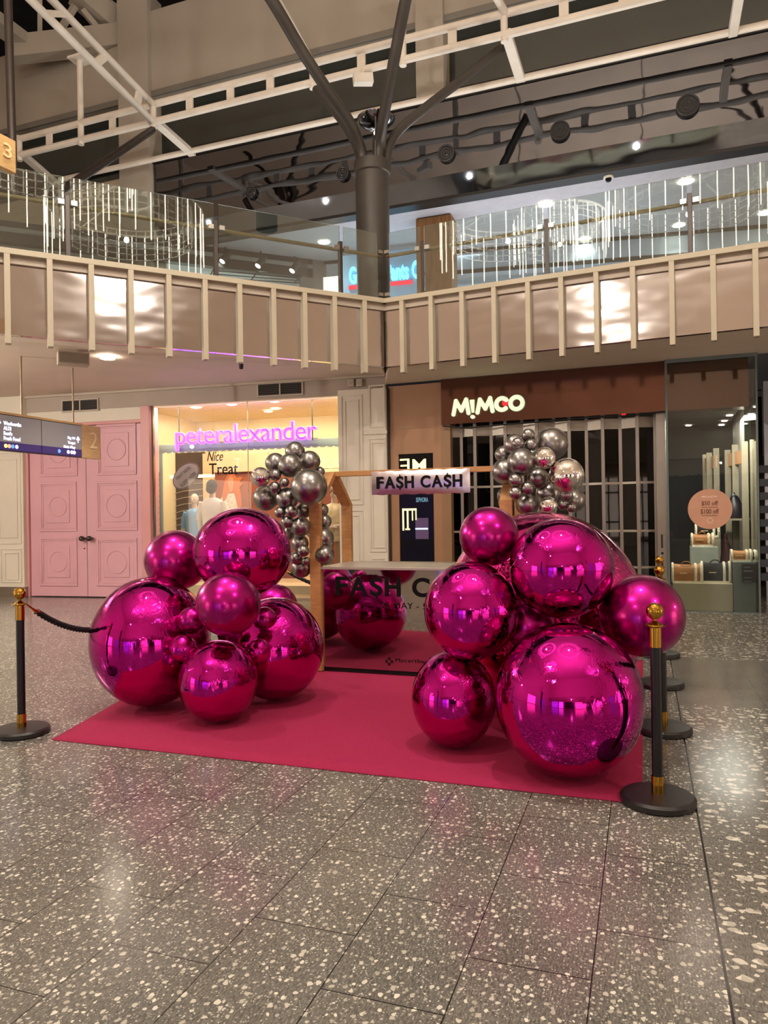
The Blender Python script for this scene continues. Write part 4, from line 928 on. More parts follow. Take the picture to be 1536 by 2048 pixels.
# exit sign, and glowing letters that imitate signs reflected in the glass
EX = thing('exit_sign', 'small glowing red sign high inside the dark shop', 'sign', MI.w(MI.sz(1243, 856, .8)[0], .8, 2.9))
px_text('lettering', 'm', MI, 1237, 848, 1252, 866, .8, emis('red_glow', '#ff2030', 3), EX, off=.02)
for body, x0_, y0_, x1_, y1_, lb in (('AN', 1206, 960, 1236, 983, 'pale yellow letters AN imitating a reflection in the shop glass'), ('EC', 970, 945, 988, 962, 'pale yellow letters EC imitating a reflection in the shutter glass'), ('C', 972, 970, 984, 985, 'single pale yellow letter C imitating a reflection in the shutter glass')):
    t_ = px_text('reflected_letters', body, MI, x0_, y0_, x1_, y1_, .35, pale, None, off=.006); tag(t_, lb, 'lettering')
# shelving inside the dark shop
SV = thing('display_shelf', 'pale metal shelving stand with folded goods inside the dark shop', 'shelf', MI.w(MI.sz(1270, 1180, 1.2)[0], 1.2, 0))
palem = mat('pale_shelf_metal', '#8d8580', .4, .3)
xa, xb = MI.sz(1246, 1050, 1.2)[0], MI.sz(1304, 1050, 1.2)[0]
for x_ in (xa, xb): MB().tube([MI.w(x_, 1.2, 0), MI.w(x_, 1.2, MI.sz(1270, 1030, 1.2)[1])], .014, 8).build('upright', palem, SV)
for y_ in (1032, 1071, 1110, 1150):
    z = MI.sz(1275, y_, 1.2)[1]; MB().box(MI, xa-.04, xb+.04, 1.0, 1.35, z-.012, z+.008).build('shelf', palem, SV)
for i, (x_, y_, h_, c) in enumerate(((1256, 1032, .28, '#4b3e3a'), (1275, 1032, .30, '#6a5a48'), (1295, 1032, .26, '#3d3238'), (1262, 1071, .16, '#8a8078'), (1290, 1110, .2, '#54406a'), (1272, 1110, .12, '#a59c90'))):
    s_, z = MI.sz(x_, y_, 1.2); q_ = MB().ell(MI.w(s_, 1.15, z+h_/2), .10, .09, h_/2, 14, 10).box(MI, s_-.07, s_+.07, 1.08, 1.22, z, z+h_*.6)
    q_.build('shelf_goods', mat('goods_'+c[1:], c, .6), None, label=('brown pouch bag at left on the top shelf', 'khaki pouch bag in the middle of the top shelf', 'plum pouch bag at right on the top shelf', 'folded grey cloth on the second shelf', 'violet pouch on the third shelf', 'small cream pouch on the third shelf')[i]+' of the dark shop', cat='bag', group='goods on the dark shop shelf')
RC = thing('round_sign', 'dim purple round sign on a stand deep in the dark shop', 'sign', MI.w(MI.sz(1221, 1150, .9)[0], .9, 0))
s_, z_ = MI.sz(1221, 1025, .9); MB().disc(MI, s_, z_, .2, .3, .9, .92, 32).build('disc', mat('dim_purple', '#4e4258', .5), RC)
MB().tube([MI.w(s_, .88, 0), MI.w(s_, .88, z_+.1)], .012, 8).build('pole', palem, RC)
lamp('dark_shop_glow', 'AREA', MI.w((sS0+sS1)/2+.8, 1.5, 2.6), 14, (1, .8, .6), 1.5, 1, (0, 0, 0))
m = MB(); sv = MI.sz(1210, 950, 2.0)[0]
m.poly(MI, [(sv-.7, 2.0), (sv-.15, 1.92), (sv-.15, .9), (sv-.45, 1.2)], 2.0, 2.05); m.poly(MI, [(sv+.35, 1.95), (sv+1.0, 2.25), (sv+.7, 1.1), (sv+.35, 1.0)], 2.0, 2.05)
m.build('wall_display', mat('cove_panel', '#6b5540', .7), kind=S)

# ---- right display window: plinths, bags, sign, shelving frame
def plinth(x0_, y0_, x1_, y1_, d0, d1, m_, label, z0=0):
    a, b, c, d = MI.rect(x0_, y0_, x1_, y1_, d0); return MB().box(MI, a, b, d0, d1, z0, d).build('display_plinth', m_, None, label=label, cat='plinth', group='display plinths', bevel=.004)
oat = mat('oat_plinth', '#a59c80', .6, 0, .03, 4); stone = mat('stone_plinth', '#98a098', .6, 0, .12, 8); smoke = mat('smoky_plinth', '#66706d', .35, 0, .15, 3)
plinth(1346, 1167, 1466, 1219, .05, .55, oat, 'wide low oat coloured plinth behind the glass')
plinth(1381, 1094, 1437, 1219, .62, 1.05, stone, 'tall pale stone plinth behind the wide low one')
pz = MI.sz(1440, 1120, .05)
plinth(1467, 1124, 1512, 1219, .02, .55, smoke, 'smoky grey plinth at the right end of the window')
PC = thing('placard', 'dark notice placard in front of the smoky plinth', 'placard', MI.w(MI.sz(1500, 1145, -.02)[0], -.02, .8))
a, b, c, d = MI.rect(1484, 1128, 1513, 1164, -.03); MB().box(MI, a, b, -.04, -.02, c, d).build('board', mat('charcoal_board', '#26242b', .5), PC)
m = MB()
for k_, (l_, t_) in enumerate(((.6, .012), (.8, .02), (.0, 0), (.7, .01), (.7, .01))): 
    if t_: m.box(MI, a+.02, a+.02+(b-a-.04)*l_, -.043, -.04, d-.04-k_*.05-t_, d-.04-k_*.05)
m.build('text_lines', mat('grey_print', '#77747c', .5), PC)
fleece = mat('cream_fleece', '#e9dfc6', .95, 0, .1, 30, bump=1.0, bscale=60); tanL = mat('tan_suede', '#a26a35', .6, 0, .15, 6); blkL = mat('black_suede', '#09080b', .8, 0, .1, 6)
def bag(x0_, y0_, x1_, y1_, d, leather, label, depth=.22, handles=True):
    a, b, z0, z1 = MI.rect(x0_, y0_, x1_, y1_, d); g = thing('fleece_bag', label, 'bag', MI.w((a+b)/2, d, z0), 'fleece trimmed bags in the shop window')
    n = 10; vs = []; R_ = []
    for i in range(n+1):
        t = i/n; s_ = a+(b-a)*t; sag = 1-.10*math.sin(t*math.pi); 
        for k in range(16):
            an = 2*math.pi*k/16; y = math.copysign(abs(math.cos(an))**.6, math.cos(an))*depth/2; zz_ = math.copysign(abs(math.sin(an))**.7, math.sin(an))
            vs.append(MI.w(s_, d+depth/2+y, z0+(z1-z0)*(.5+.5*zz_*(sag if zz_ > 0 else 1))))
    fs = [(i*16+k, i*16+(k+1) % 16, (i+1)*16+(k+1) % 16, (i+1)*16+k) for i in range(n) for k in range(16)]+[tuple(range(16)), tuple(range(n*16, n*16+16))]
    MB().add(vs, fs, True).build('body', leather, g)
    for t, nm in ((0, 'piping'), (.76, 'piping'), (1, 'piping')):
        i = round(t*n); loop = [vs[i*16+k] for k in range(16)]; MB().tube(loop, .02 if t else .018, 8, closed=True).build('fleece_piping', fleece, g)
    MB().box(MI, a, b, d-.012, d+.02, z0, z0+.035).build('fleece_piping', fleece, g)
    s_ = a+(b-a)*.38; MB().box(MI, s_-.05, s_+.05, d-.012, d-.002, z0+(z1-z0)*.5, z0+(z1-z0)*.5+.014).build('label_plate', mat('pale_print', '#d8c49a', .4, .4), g)
    if handles: MB().tube(bez(MI.w(a+(b-a)*.3, d+.05, z1*.985), MI.w(a+(b-a)*.35, d+.02, z1+.05), MI.w(a+(b-a)*.6, d+.02, z1+.05), MI.w(a+(b-a)*.66, d+.05, z1*.985), 10), .008, 6).build('handle', leather, g)
zl = MI.sz(1400, 1167, .05)[1]
bag(1345, 1128, 1403, 1167, .10, tanL, 'large tan bag with cream fleece edges at left on the low plinth')
bag(1404, 1125, 1460, 1167, .16, blkL, 'large black bag with cream fleece edges on the low plinth')
bag(1384, 1068, 1426, 1094, .66, tanL, 'small tan bag on the tall stone plinth')
bag(1392, 1050, 1437, 1075, .86, blkL, 'small black bag partly hidden behind the round sign', handles=False)
bag(1464, 1101, 1502, 1124, .10, tanL, 'tan box bag on the smoky plinth', handles=False)
bag(1503, 1102, 1513, 1124, .16, blkL, 'narrow black bag beside the tan box bag', handles=False)
RS = thing('round_sign', 'salmon pink round sign reading $50 off and $100 off on the glass', 'sign', MI.w(MI.sz(1419, 1018)[0], -.08, 1.2))
s_, z_ = MI.sz(1419.5, 1018, -.08); rz_ = (MI.sz(1419, 978, -.08)[1]-MI.sz(1419, 1058, -.08)[1])/2; rs_ = (MI.sz(1464, 1018, -.08)[0]-MI.sz(1375, 1018, -.08)[0])/2
MB().disc(MI, s_, z_, rs_, rz_, -.124, -.105, 56).build('disc', mat('salmon_card', '#bd8c72', .6), RS)
brn = mat('brown_print', '#6b4436', .6); wht = mat('white_print', '#f0ddd0', .6)
for body, x0_, y0_, x1_, y1_, m_ in (('$50 off', 1403, 1002, 1436, 1012, brn), ('$100 off', 1401, 1018, 1438, 1029, brn), ('MIMCOLLECTIVE', 1403, 992, 1434, 995, wht)):
    px_text('lettering', body, MI, x0_, y0_, x1_, y1_, -.126, m_, RS, ext=.002, off=.012 if '$' in body else .02)
for y_ in (1014.5, 1031): a, b, c, d = MI.rect(1403, y_-.4, 1436, y_+.4, -.126); MB().box(MI, a, b, -.128, -.124, c, d).build('underline', brn, RS)
s2, z2 = MI.sz(1420, 1041, -.126); MB().ring(MI, s2, z2, .035, -.127, .003, 24).build('emblem', wht, RS)
frm = mat('taupe_frame', '#8d8470', .6); peach = mat('peach_fascia', '#d09a70', .6)
SF = thing('shelving_frame', 'tall taupe display frame with peach rails in the right window', 'shelving', MI.w(MI.sz(1450, 1200, 1.0)[0], 1.0, 0))
ztop = 2.55
for x_, d_, zt_ in ((1434, 1.9, 2.5), (1412, 2.6, 2.45), (1420, 2.2, 2.45), (1457, 1.7, 2.45), (1472, 1.3, 2.5), (1491, .75, 2.5), (1509, .45, 2.5)):
    s_ = MI.sz(x_, 1000, d_)[0]; MB().box(MI, s_-.045, s_+.045, d_, d_+.09, 0, zt_).build('post', frm, SF)
for (xa, da, xb, db) in ((1412, 2.6, 1434, 1.9), (1457, 1.75, 1491, .78)):
    p_, q_ = MI.w(MI.sz(xa, 900, da)[0], da, 2.28), MI.w(MI.sz(xb, 900, db)[0], db, 2.28); MB().bar(p_, q_, .04, .2).build('rail', peach, SF)
a, b = MI.sz(1452, 1000, .8)[0], MI.sz(1512, 1000, .8)[0]
for zq in (1.33, .35): MB().box(MI, a, b, .85, 1.5, zq-.03, zq).build('shelf', frm, SF)
for x_, y0_, y1_, zq, d_, lb, c in ((1471, 985, 1040, 1.33, 1.0, 'dark slouchy bag standing on the upper display shelf', '#1b1720'), (1455, 1068, 1112, .35, 1.1, 'dark plum bag standing on the lower display shelf', '#3a1722')):
    s_, zb_ = MI.sz(x_, y1_, d_)[0], zq; zt_ = MI.sz(x_, y0_, d_)[1]; m_ = mat('leather_'+c[1:], c, .4)
    g = thing('shoulder_bag', lb, 'bag', MI.w(s_, d_, zb_), 'shoulder bags on the display frame')
    MB().tube([MI.w(s_, d_, zb_), MI.w(s_, d_, zb_+.12), MI.w(s_-.01, d_, zb_+(zt_-zb_)*.55), MI.w(s_-.03, d_, zt_)], [.12, .13, .09, .02], 14).build('body', m_, g)
    MB().tube(bez(MI.w(s_-.09, d_-.02, zb_+.15), MI.w(s_-.08, d_-.05, zt_+.05), MI.w(s_+.06, d_-.05, zt_+.02), MI.w(s_+.1, d_-.02, zb_+.12)), .01, 6).build('strap', m_, g)
for x, y, lb in ((1393, 822, 'nearest the fascia'), (1471, 816, 'rightmost'), (1459, 831, 'second in the right row'), (1449, 842, 'third in the right row'), (1443, 850, 'fourth in the right row'), (1436, 859, 'farthest back'), (1377, 851, 'small left one')):
    downlight(x, y, zF0+.14, .05, 'small bright downlight in the right shop ceiling, '+lb, grp='downlights in the right shop')
lamp('bag_window_light', 'AREA', MI.w((sG0+sG1)/2+.1, .1, zF0-.05), 50, (1, .93, .8), .9, .2, (math.radians(20), 0, -MI.a))
lamp('bag_window_light', 'AREA', MI.w(sG1-.3, 2.0, 3.0), 16, (1, .95, .85), .8, .8, (0, 0, 0))
# beyond the right end: pale cladding and an escalator flank
EF = Frame(*atY(1519, 1200, 11.2).xy, 20)
m = MB(); m.box(EF, .35, 4, 2.0, 2.2, 2.4, 3.7); m.build('wall_right', mat('pale_blue_cladding', '#a9adba', .5), kind=S)
ES = thing('escalator', 'steel flank and dark steps of an escalator at the right picture edge', 'escalator', EF.w(.5, 1, 0))
MB().poly(EF, [(.25, 0), (2.5, 0), (2.5, .9), (.25, 2.9)], 1.2, 1.3).build('balustrade', mat('steel_flank', '#8c93a3', .25, .8, .1, 4), ES)
m = MB()
for k_ in range(9): m.box(EF, .15+k_*.0, 1.8, 1.0, 1.19, .3+k_*.22, .42+k_*.22)
m.build('step', mat('step_grey', '#39414f', .35, .3), ES)

# ================================================================== CARPET, STALL AND COUNTER
def uvw(u, v, z=0): return GRID.w(u, v, z)
def carpet():
    m = MB(); n = 24; rows = []
    vs = []; 
    for j in range(n+1):
        t = j/n; v = 3.97+t*(7.75-3.97)
        ul = -3.80 if j == 0 else -3.80-.28*min(1, t*3.4)
        for i in range(n+1):
            s_ = i/n; u = ul+(-.03-ul)*s_
            z = .006+.004*math.sin(u*5+v*2)*(1 if 0 < i < n and 0 < j < n else 0)*max(0, 1-(u+3.9)) if u < -2.9 else .006
            vs.append(uvw(u, v+.0, max(.005, z)))
    fs = [(j*(n+1)+i, j*(n+1)+i+1, (j+1)*(n+1)+i+1, (j+1)*(n+1)+i) for j in range(n) for i in range(n)]
    o = m.add(vs, fs, True).build('carpet', mat('crimson_carpet', '#a02a50', .95, 0, .08, 60, bump=.35, bscale=260, spec=.15), None, label='crimson red event carpet lying on the terrazzo floor', cat='carpet')
    so = o.modifiers.new('thick', 'SOLIDIFY'); so.thickness = .005; so.offset = -1
carpet()
# timber stall frame
uL, uR, vF, vB = -2.95, -1.13, 6.44, 7.22
ST = thing('market_stall_frame', 'plywood house-shaped stall frame standing around the counter', 'stall', uvw(uL, vF, .01))
zE, zR, vM = 1.60, 1.915, (vF+vB)/2
for u in (uL, uR):
    for v, nm in ((vF, 'post'), (vB, 'post')): MB().box(GRID, u-.055, u+.055, v-.025 if v == vB else v-.04, v+.025, .012, zE).build('post', M_WOOD, ST, bevel=.003)
    for v in (vF, vB):
        sg = 1 if v == vF else -1; m = MB()
        p = [(v-.035*sg, zE-.01), (v+.035*sg, zE-.01), (vM-.02*sg, zR-.05), (vM, zR+.0), (vM-.05*sg, zR+.0)]
        vs = [uvw(u-.055, a, z) for a, z in p]+[uvw(u+.055, a, z) for a, z in p]; k = len(p)
        m.add(vs, [tuple(range(k)), tuple(range(2*k-1, k-1, -1))]+[(i, (i+1) % k, k+(i+1) % k, k+i) for i in range(k)]); m.build('rafter', M_WOOD, ST, bevel=.003)
MB().box(GRID, uL-.055, uR+.055, vM-.04, vM+.04, zR-.045, zR+.005).build('ridge_beam', M_WOOD, ST, bevel=.003)
# counter
CT = thing('service_counter', 'mirror-fronted counter with black lettering inside the stall', 'counter', uvw(-2, vF+.1, .01))
cL, cR = uL+.04, uR-.05
MB().box(GRID, cL, cR, vF+.03, vB-.02, .012, .975).build('cabinet', M_DARK, CT)
MB().box(GRID, cL-.0, cR, vF, vF+.03, .05, .975).build('front_panel', M_COUNTER, CT)
MB().box(GRID, cL-.02, cR, vF+.02, vF+.05, .012, .05).build('plinth', M_SHADOWGAP, CT)
MB().box(GRID, cL-.01, cR+.01, vF-.03, vB+.02, .975, 1.0).build('worktop', mat('grey_worktop', '#a9a196', .35, .2, .06, 5), CT, bevel=.003)
def g_text(body, x0, y0, x1, y1, off, m_=M_TEXT, full=None, space=1.12):
    a, _ = GRID.sz(x0, (y0+y1)/2, vF-.004); b, _ = GRID.sz(x1, (y0+y1)/2, vF-.004); z0 = GRID.sz((x0+x1)/2, y1, vF-.004)[1]; z1 = GRID.sz((x0+x1)/2, y0, vF-.004)[1]
    if full: b = a+(b-a)*full
    text('lettering', body, GRID, a, b, z0, z1, vF-.002, m_, CT, ext=.004, off=off, space=space)
_a0, _a1 = GRID.sz(671, 1174, vF-.004)[0], GRID.sz(801, 1174, vF-.004)[0]; _z0, _z1 = GRID.sz(736, 1192, vF-.004)[1], GRID.sz(736, 1154, vF-.004)[1]
bold_word('FA$H', GRID, _a0, _a1, _z0, _z1, vF-.002, M_TEXT, CT)
_a2 = GRID.sz(824, 1174, vF-.004)[0]; bold_word('CA$H', GRID, _a2, _a2+(_a1-_a0)*1.08, _z0, _z1, vF-.002, M_TEXT, CT)
g_text('25 MAY - 5 JUN', 763, 1206, 893, 1222, .0); 
g_text('Macarthur Square', 791, 1319, 905, 1329, 0)
sx_, zx_ = GRID.sz(778, 1323, vF-.004); m = MB()
for a in (math.pi/4, -math.pi/4):
    for o_ in (-.018, .018):
        c_, s__ = math.cos(a), math.sin(a); p_ = uvw(sx_-c_*.035-s__*o_, vF-.003, zx_-s__*.035+c_*o_); q_ = uvw(sx_+c_*.035-s__*o_, vF-.003, zx_+s__*.035+c_*o_); m.bar(p_, q_, .003, .008)
m.build('emblem', M_TEXT, CT)
# hanging foil sign
HS = thing('hanging_foil_sign', 'silver foil banner with FA$H CA$H lettering hung from the stall ridge', 'sign', uvw(-2, vM-.02, zR-.05))
dS = vM-.06; hs0, hs1 = GRID.sz(743, 962, dS)[0], GRID.sz(940, 955, dS)[0]; hz0, hz1 = GRID.sz(842, 988, dS)[1], GRID.sz(842, 940, dS)[1]
n, k = 24, 8; vs = []
for sd in (-1, 1):
    for i in range(n+1):
        for j in range(k+1):
            t, r_ = i/n, j/k; bul = (math.sin(math.pi*t)**.35)*(math.sin(math.pi*r_)**.5)*.022
            vs.append(GRID.w(hs0+(hs1-hs0)*t, dS+sd*(bul+.001), hz0+(hz1-hz0)*r_+.004*math.sin(t*40)*(1 if j in (0, k) else 0)))
fs = []
for sd in range(2):
    b0 = sd*(n+1)*(k+1); fs += [(b0+i*(k+1)+j, b0+(i+1)*(k+1)+j, b0+(i+1)*(k+1)+j+1, b0+i*(k+1)+j+1) for i in range(n) for j in range(k)]
MB().add(vs, fs, True).build('foil_panel', mat('lilac_silver_foil', '#cfc4c8', .28, .9, .05, 3, bump=.2, bscale=9), HS)
bold_word('FA$H CA$H', GRID, hs0+.06, hs1-.07, hz0+.058, hz1-.053, dS-.027, M_TEXT, HS, ext=.003)
for s_ in (hs0+.25, hs1-.25): MB().tube([GRID.w(s_, dS, hz1), GRID.w(s_, dS, zR-.045)], .003, 6).build('cord', M_TEXT, HS)

# ================================================================== BALLOONS
def balloon_mesh(name, seg, rings, knot, wr=0):
    m = MB(); vs = []; n = seg
    for i in range(rings+1):
        t = math.pi*i/rings; z = math.cos(t); r = math.sin(t)
        if knot and z < 0: r *= 1-.10*(-z)**2*1.2; z *= 1.05
        for k_ in range(n): vs.append((r*math.cos(2*math.pi*k_/n), r*math.sin(2*math.pi*k_/n), z))
    m.add(vs, [(i*n+k_, i*n+(k_+1) % n, (i+1)*n+(k_+1) % n, (i+1)*n+k_) for i in range(rings) for k_ in range(n)], True)
    if knot: m.tube([(0, 0, -1.03), (0, 0, -1.10), (0, 0, -1.16)], [.07, .035, .09], 10)
    return m
def balloon(px, py, rx, ry, Y, m_, label, grp, kn=False, toward=None, hi=False, cat='balloon'):
    p = atY(px, py, Y); d = (p-O).length; ct = Y/d
    Rx = d*math.sin(math.atan(rx/F_PX*ct*ct)) if abs(px-768) > 60 else rx/F_PX*Y*ct
    Rx = rx/F_PX*Y*ct; Rz = ry/F_PX*Y*(.5+.5*ct)
    o = balloon_mesh('b', 72 if hi else 40, 48 if hi else 26, kn).build('balloon', m_, None, label=label, cat=cat, group=grp)
    o.location = p; o.scale = (Rx, (Rx+Rz)/2, Rz)
    if toward is not None and kn:
        v = (Vector(toward)-p).normalized(); o.rotation_euler = (-v).to_track_quat('Z', 'Y').to_euler()
        R3 = (Rx+Rz)/2; o.scale = (R3, R3, R3)
    return o
GP = 'pink balloons on the carpet'
pinkL = Vector((-1.2, 6.2, .8)); pinkR = Vector((.95, 4.9, .8))
balloon(302, 1282, 124, 132, 5.81, M_PFOIL, 'largest mirror-pink balloon of the left cluster, resting at its left', GP, hi=True)
balloon(485, 1105, 99, 90, 5.72, M_PFOIL, 'big mirror-pink balloon on top of the left cluster', GP, hi=True)
balloon(351, 1121, 63, 62, 6.15, M_PSATIN, 'satin pink balloon at the upper left of the left cluster', GP, True, pinkL, True)
balloon(457, 1208, 66, 65, 5.20, M_PSATIN, 'satin pink balloon at the front centre of the left cluster', GP, True, (-1.2, 6, .9), True)
balloon(437, 1361, 82, 83, 5.36, M_PFOIL, 'mirror-pink balloon resting lowest at the front of the left cluster', GP, hi=True)
balloon(551, 1296, 98, 103, 5.98, M_PFOIL, 'mirror-pink balloon resting at the right of the left cluster', GP, hi=True)
balloon(549, 1214, 46, 48, 6.45, M_PSATIN, 'dark pink balloon half hidden behind the top of the left cluster', GP, True, pinkL)
balloon(366, 1297, 28, 28, 5.35, M_PFOIL, 'small mirror-pink balloon beside the lowest one, on its left', GP)
balloon(518, 1302, 24, 26, 5.50, M_PFOIL, 'small mirror-pink balloon beside the lowest one, on its right', GP)
balloon(384, 1240, 27, 30, 5.5, M_PSATIN, 'small pink balloon tucked left of the front centre one', GP, True, pinkL)
balloon(530, 1238, 24, 26, 5.7, M_PSATIN, 'small pink balloon tucked right of the front centre one', GP, True, pinkL)
balloon(474, 1264, 40, 40, 5.85, M_PSATIN, 'dark pink balloon deep inside the left cluster', GP, True, pinkL)
balloon(1137, 1397, 154, 155, 4.17, M_PFOIL, 'largest mirror-pink balloon at the front of the right cluster', GP, hi=True)
balloon(1122, 1136, 106, 102, 4.50, M_PFOIL, 'mirror-pink balloon sitting on the largest one of the right cluster', GP, hi=True)
balloon(942, 1221, 95, 99, 4.60, M_PFOIL, 'mirror-pink balloon at middle left of the right cluster', GP, hi=True)
balloon(907, 1397, 87, 97, 4.72, M_PFOIL, 'mirror-pink balloon resting at the lower left of the right cluster', GP, hi=True)
balloon(978, 1072, 60, 59, 4.75, M_PSATIN, 'satin pink balloon at the upper left of the right cluster', GP, True, pinkR, True)
balloon(1284, 1231, 90, 82, 4.45, M_PSATIN, 'satin pink balloon bulging out behind the right stanchion', GP, True, pinkR, True)
balloon(1084, 1226, 203, 206, 5.43, M_PWRINK, 'giant wrinkled pink balloon behind the right cluster', GP, hi=True)
balloon(1058, 1250, 62, 58, 4.8, M_PSATIN, 'small pink balloon wedged in the middle of the right cluster', GP, True, pinkR)

# silver garlands: (x, y, r, depth, finish, label)
SL = [(590, 903, 18.5, 7.25, 0, 'topmost silver balloon'), (551, 926, 19, 7.2, 0, 'silver balloon at the upper left shoulder'), (580, 931, 22.5, 7.0, 0, 'medium silver balloon in front just under the topmost'),
      (619, 923, 20, 7.2, 0, 'silver balloon right of the topmost'), (521, 954, 18.5, 6.95, 1, 'crinkled mirror balloon sticking out at far left'), (551, 950, 11, 6.95, 0, 'small silver balloon beside the crinkled mirror one'),
      (569, 965, 9, 6.9, 0, 'tiny silver balloon left of the biggest'), (550, 975, 11.5, 6.95, 0, 'small silver balloon under the crinkled mirror one'), (532, 996, 24, 7.15, 0, 'large silver balloon at the left edge'),
      (574, 997, 21, 7.0, 0, 'medium silver balloon lower left of the biggest'), (618, 974, 34, 6.8, 0, 'biggest silver balloon touching the stall roof'), (639, 944, 10, 7.25, 0, 'silver balloon peeping between the biggest and the rafter'),
      (560, 1025, 10.5, 6.95, 0, 'left one of two small silver balloons side by side'), (583, 1023, 11.5, 6.9, 0, 'right one of two small silver balloons side by side'), (608, 1020, 15, 7.15, 0, 'dark silver balloon left of the front post top'),
      (575, 1044, 12, 6.95, 0, 'small silver balloon under the side-by-side pair'), (601, 1053, 18.5, 6.95, 0, 'medium silver balloon left of the post, halfway down'), (643, 1020, 13, 7.35, 0, 'silver balloon right of the post top'),
      (648, 1043, 14, 7.3, 0, 'silver balloon right of the post above the larger one'), (646, 1076, 20, 7.15, 0, 'larger silver balloon right of the post'), (649, 1110, 18.5, 7.05, 0, 'silver balloon sitting on the counter edge'),
      (600, 1087, 16, 7.05, 0, 'silver balloon left of the post below the medium one'), (607, 1102, 11, 6.9, 0, 'small silver balloon low beside the post'), (592, 1116, 12, 7.0, 0, 'silver balloon near the bottom of the garland'),
      (612, 1122, 8, 6.95, 0, 'tiny silver balloon against the post near the bottom'), (603, 1135, 19, 7.1, 0, 'lowest silver balloon, tinted plum'), (575, 1066, 14, 7.2, 0, 'silver balloon peeping beside the big pink one'), (628, 1060, 16, 7.3, 0, 'silver balloon hidden behind the front post')]
cL_ = atY(600, 1000, 7.35)
for x, y, r, Y, fo, lb in SL:
    r *= 1.09; balloon(x, y, r, r, Y, M_SFOIL if fo else M_SSATIN, lb+' of the left silver garland', 'left silver balloon garland', not fo, cL_+Vector((0, 0, (y-1000)*-.004)))
SRt = [(1103, 888, 32, 6.55, 0, 'biggest satin silver balloon at the top right'), (1057, 870, 12.5, 6.45, 0, 'small silver balloon at the very top'), (1031, 890, 22, 6.5, 0, 'medium silver balloon at the top left'),
       (1036, 887, 12, 6.28, 0, 'small silver balloon in front at the top left'), (1062, 890, 12, 6.3, 0, 'small silver balloon right of centre at the top'), (1007, 909, 16.5, 6.6, 0, 'silver balloon at the left shoulder'),
       (1043, 924, 27, 6.25, 0, 'large silver balloon in the front middle'), (1089, 916, 21, 6.2, 1, 'crinkled mirror balloon in the upper middle'), (1010, 943, 25, 6.5, 0, 'large silver balloon at the left edge'),
       (1133, 951, 34, 6.2, 1, 'large crinkled mirror balloon at the right edge'), (1076, 956, 21, 6.45, 0, 'dark silver balloon in the centre'), (1031, 960, 13, 6.2, 0, 'small silver balloon under the large front one'),
       (1055, 976, 13, 6.2, 0, 'small silver balloon in the lower middle'), (1031, 986, 13, 6.2, 0, 'small silver balloon on the stall rafter'), (1096, 987, 23.5, 6.5, 0, 'dark silver balloon under the mirror ones'),
       (1055, 1009, 22, 6.35, 0, 'silver balloon right of the rafter foot'), (1097, 1012, 18, 6.25, 1, 'half hidden crinkled mirror balloon at the bottom'), (1133, 990, 13, 6.3, 0, 'small silver balloon below the large mirror one'),
       (1126, 1009, 11, 6.3, 0, 'small silver balloon near the bottom right'), (1143, 1015, 9.5, 6.25, 0, 'tiny silver balloon at the bottom right'), (1147, 1001, 23, 6.6, 0, 'satin silver balloon at the lower right edge'),
       (1012, 992, 17, 6.75, 0, 'silver balloon behind the right stall post'), (1006, 1006, 9, 6.70, 0, 'tiny silver balloon at the lower left')]
cR_ = atY(1080, 960, 6.75)
for x, y, r, Y, fo, lb in SRt:
    r *= 1.06; balloon(x, y, r, r, Y, M_SFOIL if fo else M_SSATIN, lb+' of the right silver garland', 'right silver balloon garland', not fo, cR_)

# ================================================================== STANCHIONS AND ROPES
def make_stanchion(label, p):
    t = thing('stanchion', label, 'stanchion', p, 'black and gold stanchions')
    q_ = Vector(p)
    MB().lathe([(0, 0), (.17, 0), (.185, .008), (.185, .032), (.172, .045), (.03, .052), (0, .052)], q_, 56).build('base', mat('satin_black', '#1b191a', .38, 0, .1, 10), t)
    MB().lathe([(.031, .05), (.031, .14), (.027, .14)], q_, 28).build('lower_collar', M_GOLD, t)
    MB().lathe([(.027, .13), (.027, .80)], q_, 28).build('pole', mat('black_tube', '#131217', .3, .2, .1, 10), t)
    MB().lathe([(.03, .795), (.03, .895), (.04, .9), (.042, .905), (.04, .91), (.022, .92), (.010, .93), (.010, .937), (.0, .937)], q_, 28).build('upper_collar', M_GOLD, t)
    m = MB(); m.lathe([(.05, .902), (.054, .905), (.05, .908)], q_, 28); m.build('rope_ring', M_GOLD, t)
    MB().lathe([(.043*math.sin(a), .978-.043*math.cos(a)) for a in [math.pi*i/18 for i in range(19)]], q_, 32).build('ball_finial', M_GOLD, t)
    return t
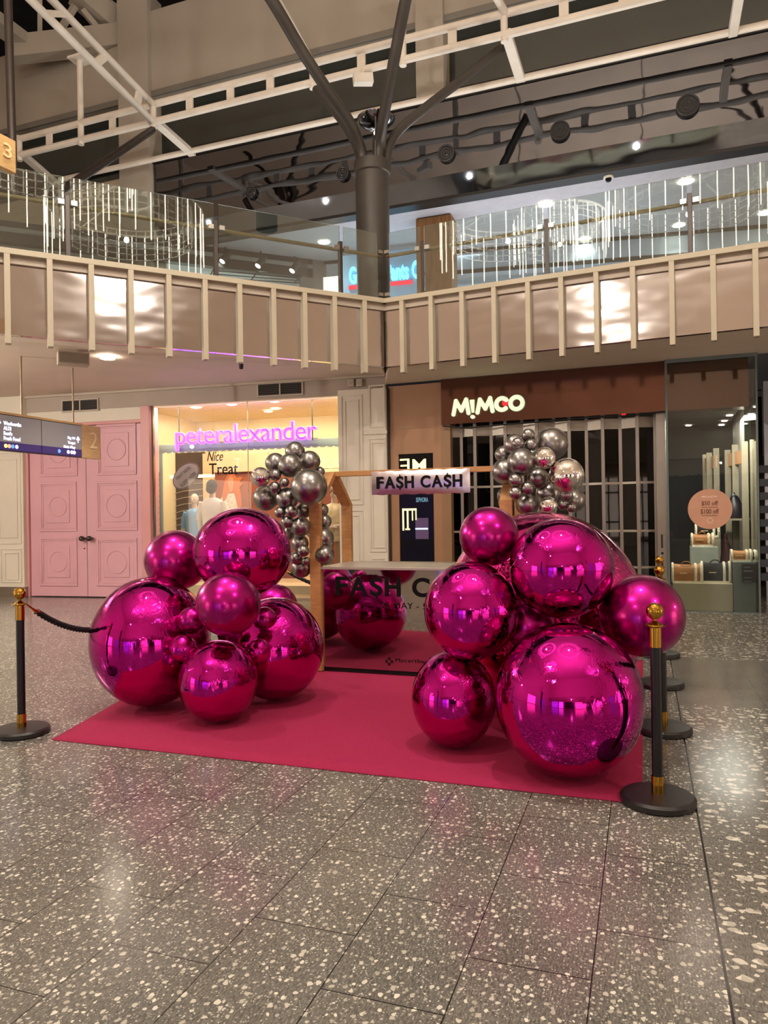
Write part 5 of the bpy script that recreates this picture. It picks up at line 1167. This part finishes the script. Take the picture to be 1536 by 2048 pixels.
spots = [(uvw(.045, 4.02), 'nearest stanchion on the right corner of the carpet'), (uvw(.10, 5.31), 'second stanchion behind the near right one'), (uvw(.115, 6.67), 'third stanchion of the right line, mostly behind the pink balloon'), (uvw(.14, 8.01), 'farthest stanchion of the right line'),
         (uvw(-4.12, 4.03), 'stanchion on the left corner of the carpet with a rope'), (atZ(335, 1358, 0), 'stanchion hidden behind the big left pink balloon'), (atZ(462, 1312, 0), 'stanchion behind the left pink cluster'), (atZ(548, 1283, 0), 'back left stanchion behind the balloons')]
proto = make_stanchion(spots[0][1], (0, 0, 0))
for i, (p, lb) in enumerate(spots):
    o = proto if i == 0 else copy_tree(proto)
    o.location = p; o['label'] = lb
def rope(a, b, sag, label):
    a, b = Vector(a)+Vector((0, 0, .90)), Vector(b)+Vector((0, 0, .90)); d = (b-a); L_ = d.length; dn = d/L_; a0, b0 = a+dn*.055, b-dn*.055
    f = lambda t: a0.lerp(b0, t)+Vector((0, 0, -sag*4*t*(1-t)))
    t_ = thing('barrier_rope', label, 'rope', a0, 'black barrier ropes')
    n = 150; pts = [f(.06+.88*i/n) for i in range(n+1)]; rad = [.017+.003*math.sin(i*1.35) for i in range(n+1)]
    m = MB(); m.tube(pts, .017, 10)
    for st in range(3):
        tw = []
        for i in range(n+1):
            tg = (pts[min(i+1, n)]-pts[max(i-1, 0)]).normalized(); x = tg.cross(Vector((0, 0, 1))).normalized(); y = tg.cross(x); an = i*.62+st*2.094
            tw.append(pts[i]+(x*math.cos(an)+y*math.sin(an))*.013)
        m.tube(tw, .011, 6)
    m.build('cord', mat('black_braided_cord', '#0d0b0d', .8, 0, .2, 30), t_)
    for e0, e1 in ((0, .07), (1, .93)):
        MB().tube([f(e0), f((e0+e1)/2), f(e1)], [.006, .008, .02], 10).build('hook', M_GOLD, t_)
rope(spots[4][0], spots[5][0], .30, 'black braided rope sagging from the left corner stanchion')
rope(spots[5][0], spots[6][0], .30, 'black braided rope behind the left pink cluster')
rope(spots[6][0], spots[7][0], .28, 'black braided rope at the back left')
rope(spots[7][0], uvw(-1.76, 8.25), .36, 'black braided rope seen just left of the stall post')
bs = copy_tree(proto); bs.location = uvw(-1.76, 8.25); bs['label'] = 'stanchion hidden behind the mirror counter'
rope(spots[0][0], spots[1][0], .24, 'black braided rope behind the nearest right stanchion')
rope(spots[1][0], spots[2][0], .24, 'black braided rope between the second and third right stanchions')
rope(spots[2][0], spots[3][0], .24, 'black braided rope between the two far right stanchions')
